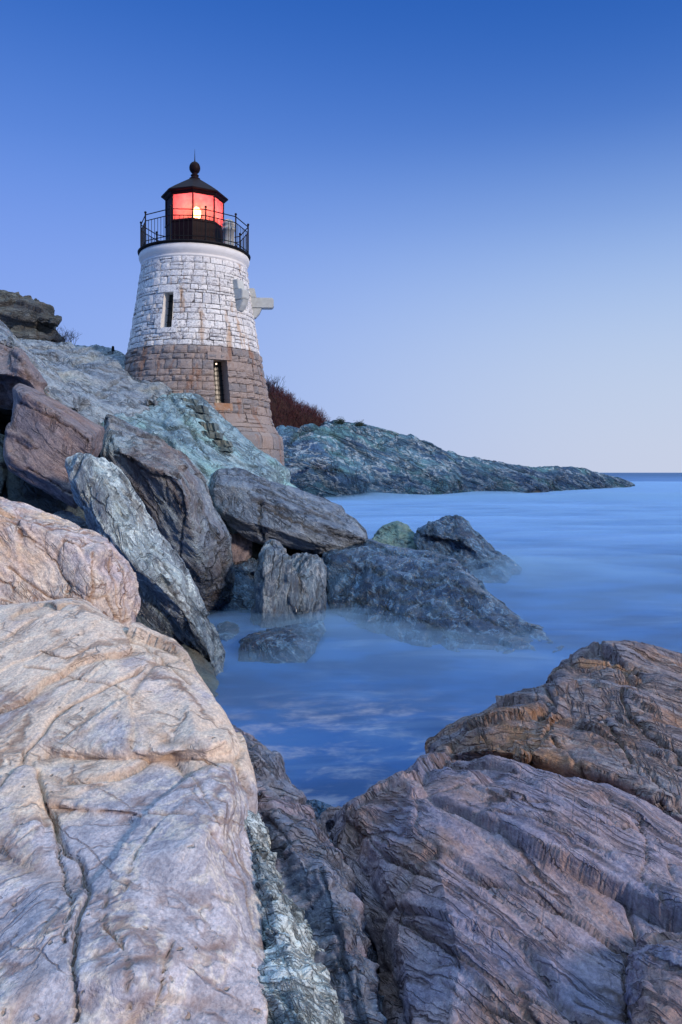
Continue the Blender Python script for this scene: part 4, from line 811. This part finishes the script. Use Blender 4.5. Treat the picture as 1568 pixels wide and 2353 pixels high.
# ------------------------------------------------------------------ vegetation
M_twig = plain('red_brown_twigs', (.13, .05, .052), .8, .2, var=.5, scale=.8)
M_twigb = plain('grey_blue_twigs', (.05, .055, .07), .8, .2)
M_scrub = plain('dark_scrub_leaves', (.025, .04, .03), .8, .2)
def twigs(name, mat, starts, L, r, seed, up=.8, splay=.5, depth=2):
    rn = random.Random(seed); vs, fs = [], []
    def stick(p, q, r0, r1):
        d = (q-p).normalized(); a = d.orthogonal().normalized(); b = d.cross(a); n = len(vs)
        for c, rr in ((p, r0), (q, r1)):
            for k in range(3): t = k*2.0944; vs.append(c+(a*math.cos(t)+b*math.sin(t))*rr)
        for k in range(3): m = (k+1) % 3; fs.append((n+k, n+m, n+3+m, n+3+k))
    def grow(p, d, L, r, lv):
        q = p+d*L; stick(p, q, r, r*.55)
        if lv > 0:
            for _ in range(3):
                e = (d+Vector((rn.gauss(0, splay), rn.gauss(0, splay), rn.gauss(.1, splay*.6)))).normalized()
                grow(p.lerp(q, rn.uniform(.4, 1)), e, L*rn.uniform(.45, .75), r*.55, lv-1)
    for p in starts:
        d = Vector((rn.gauss(0, .35), rn.gauss(0, .35), up)).normalized(); grow(Vector(p), d, L*rn.uniform(.6, 1.2), r, depth)
    return mesh_obj(name, [tuple(v) for v in vs], fs, mat, None)
mound = rock('thicket_hill', [(540, 890, 104), (600, 890, 104), (632, 903, 104), (660, 923, 105), (695, 948, 106), (728, 966, 107), (748, 982, 108), (756, 1030, 108), (700, 1060, 104), (640, 1060, 103), (540, 1060, 103)],
     plain('dark_hill_soil', (.045, .026, .024), .9, .1, var=.5, scale=.7), F_FLAT, back=9, voxel=.35, a0=.5, f0=.3, a1=.1, fs=.5, ab=.0, fb=.5, ac=.0, a3=.1, f3=1.5, seed=111, kind='structure')
rn = random.Random(77); me = mound.data; stt = []
for v in me.vertices:
    p = mound.matrix_basis @ v.co
    if v.normal.y < .6 and v.normal.z > -.3 and p.y < 116 and rn.random() < .6: stt.append(p+Vector((rn.uniform(-.15, .15), 0, -.1)))
t = twigs('thicket', M_twig, rn.sample(stt, min(len(stt), 2600)), .95, .034, 5, up=.9, splay=.45); tag(t, kind='stuff')
rn = random.Random(78); t = twigs('bare_bush', M_twigb, [W(rn.uniform(612, 640), rn.uniform(892, 906), 103)+Vector((0, rn.uniform(-1, 1), 0)) for _ in range(18)], 1.15, .035, 6, up=1., splay=.4, depth=3)
c = W(622, 895, 103); recentre(t, c); tag(t, 'bare leafless bush poking up beside the tower, above the reddish thicket', 'bush')
rn = random.Random(79); t = twigs('bare_bush', M_twigb, [W(rn.uniform(132, 172), 792, 28.6)+Vector((0, rn.uniform(-.3, .3), 0)) for _ in range(24)], .34, .009, 7, up=1.1, splay=.38, depth=3)
recentre(t, W(152, 792, 28.6)); tag(t, 'bare bluish bush sprouting behind the dark layered outcrop', 'bush')
rn = random.Random(80); t = twigs('dry_weed', M_twigb, [W(27+rn.uniform(-2, 2), 688, 30.2) for _ in range(2)], .26, .006, 8, up=1.5, splay=.3, depth=2)
recentre(t, W(27, 688, 30.2)); tag(t, 'single dry weed stalk standing on top of the dark layered outcrop', 'weed')
def scrub(px, py, Y, w, h, label, seed):
    rn = random.Random(seed); vs, fs = [], []; c = W(px, py, Y)
    for _ in range(420):
        u = Vector((rn.gauss(0, .42), rn.gauss(0, .42), abs(rn.gauss(0, .45)))); p = Vector((u.x*w, u.y*w, u.z*h)); n = len(vs)
        a = Vector((rn.uniform(-1, 1), rn.uniform(-1, 1), rn.uniform(-1, 1))).normalized(); b = a.orthogonal().normalized(); s_ = rn.uniform(.06, .14)
        vs += [p-a*s_, p+b*s_*.5, p+a*s_, p-b*s_*.5]; fs.append((n, n+1, n+2, n+3))
    o = mesh_obj('shrub', [tuple(v) for v in vs], fs, M_scrub, None); o.location = c; tag(o, label, 'shrub', 'shrubs on the headland ridge'); return o
scrub(782, 974, 101, .75, .8, 'dark low shrub on the headland ridge, nearer the reddish thicket', 1)
scrub(827, 979, 104, .8, .6, 'smaller dark shrub on the headland ridge, farther from the reddish thicket', 2)
rn = random.Random(81); tufts = [W(rn.uniform(208, 222), 803, 27.9) for _ in range(40)]
t = twigs('grass_tuft', M_scrub, tufts, .10, .006, 9, up=1.5, splay=.3, depth=1); recentre(t, W(215, 803, 27.9)); tag(t, 'low tuft of dark grass on the crest of the grey slope', 'grass tuft')
# small dark fixture on the crest with a wire
fx = empty('marker_lamp', W(260, 808, 27.3)); tag(fx, 'small black lamp on a stub post at the crest, left of the lighthouse', 'lamp')
bm = bmesh.new(); tube_bm(bm, (0, 0, -.12), (0, 0, .05), .018); tube_bm(bm, (-.18, 0, -.03), (0, 0, .02), .008)
me = bpy.data.meshes.new('post'); bm.to_mesh(me); bm.free(); link('post', me, M_iron, fx)
bm = bmesh.new(); bmesh.ops.create_cone(bm, cap_ends=True, segments=12, radius1=.055, radius2=.045, depth=.13, matrix=Matrix.Translation((0, 0, .09))); bmesh.ops.create_uvsphere(bm, u_segments=10, v_segments=6, radius=.046, matrix=Matrix.Translation((0, 0, .155)))
me = bpy.data.meshes.new('lamp_head'); bm.to_mesh(me); bm.free(); link('lamp_head', me, M_iron, fx)

# ------------------------------------------------------------------ sea mist: the long blurred surf
nx, ny = 220, 320
xs = np.concatenate([np.linspace(-14, 16, nx), np.geomspace(16.5, 160, 60)]); xs = np.concatenate([-np.geomspace(60, 14.5, 20), xs])
ys = np.concatenate([np.linspace(6.0, 34, ny), np.geomspace(34.3, 260, 120)])
MA = .62
spots = [(650, 1450, 1.3, .05), (720, 1450, 1.2, .08), (760, 1480, 1.0, .34), (560, 1440, .9, .16), (800, 1425, 1.3, .22), (880, 1462, 1.4, .12), (980, 1495, 1.5, .13), (1080, 1530, 1.4, .10), (1180, 1550, 1.2, .08), (1270, 1550, 1.2, .08), (1360, 1520, 1.4, .12), (1180, 1310, 2.6, .22), (1120, 1340, 2.4, .18), (1230, 1330, 2.6, .24), (1300, 1320, 3., .22), (515, 1545, .7, .14), (720, 1530, .8, .16), (840, 1510, 1.2, .14)]
def mist_h(x, y):
    P = np.stack([x*.22, y*.45, 0*x], 1); P2 = np.stack([x*.9, y*1.6, 0*x], 1)
    h = .05+.17*np.clip(fbm(P, 3, 91)+.25, 0, 2)*np.clip((y-11)/14, 0.12, 1)*np.clip((115-y)/50, 0, 1)
    for px, py, w, a in spots:
        c = W(px, py, EYE*FPX/(py-HY)); h = h+MA*a*np.exp(-(((x-c.x)/w)**2+((y-c.y)/(w*1.1))**2))*(.8+.5*perlin(P2, 93))
    return h
X, Yg = np.meshgrid(xs, ys); x, y = X.ravel(), Yg.ravel(); H = np.maximum(mist_h(x, y), .012)
H += .9*np.exp(-((y-86)/5)**2)*(.6+.6*np.clip(perlin(np.stack([x*.12, y*.1, 0*x], 1), 95), -1, 1))*(x > -12)
n = len(x); n1, n2 = len(xs), len(ys); top = np.stack([x, y, H+.05], 1); bot = np.stack([x, y, np.full(n, -.25)], 1)
i = np.arange(n).reshape(n2, n1)
q = lambda a, b, c, d: np.stack([a.ravel(), b.ravel(), c.ravel(), d.ravel()], 1)
F = [q(i[:-1, :-1], i[:-1, 1:], i[1:, 1:], i[1:, :-1]), q(i[:-1, :-1]+n, i[1:, :-1]+n, i[1:, 1:]+n, i[:-1, 1:]+n)]
rim = np.concatenate([i[0, :-1], i[:-1, -1], i[-1, :0:-1], i[:0:-1, 0]]); r2 = np.roll(rim, -1)
F.append(np.stack([rim, rim+n, r2+n, r2], 1))
me = bpy.data.meshes.new('sea_mist'); me.from_pydata(np.concatenate([top, bot]).tolist(), [], np.concatenate(F).tolist()); me.update()
bm = bmesh.new(); bm.from_mesh(me); bmesh.ops.recalc_face_normals(bm, faces=bm.faces[:]); bm.to_mesh(me); bm.free()
s = NT('sea_mist'); v = s.n('ShaderNodeVolumePrincipled'); v.inputs['Color'].default_value = (.46, .74, 1, 1); v.inputs['Density'].default_value = .36; v.inputs['Anisotropy'].default_value = .1
s.t.links.new(v.outputs[0], s.out.inputs['Volume'])
tag(link('sea_mist', me, s.m), kind='stuff')
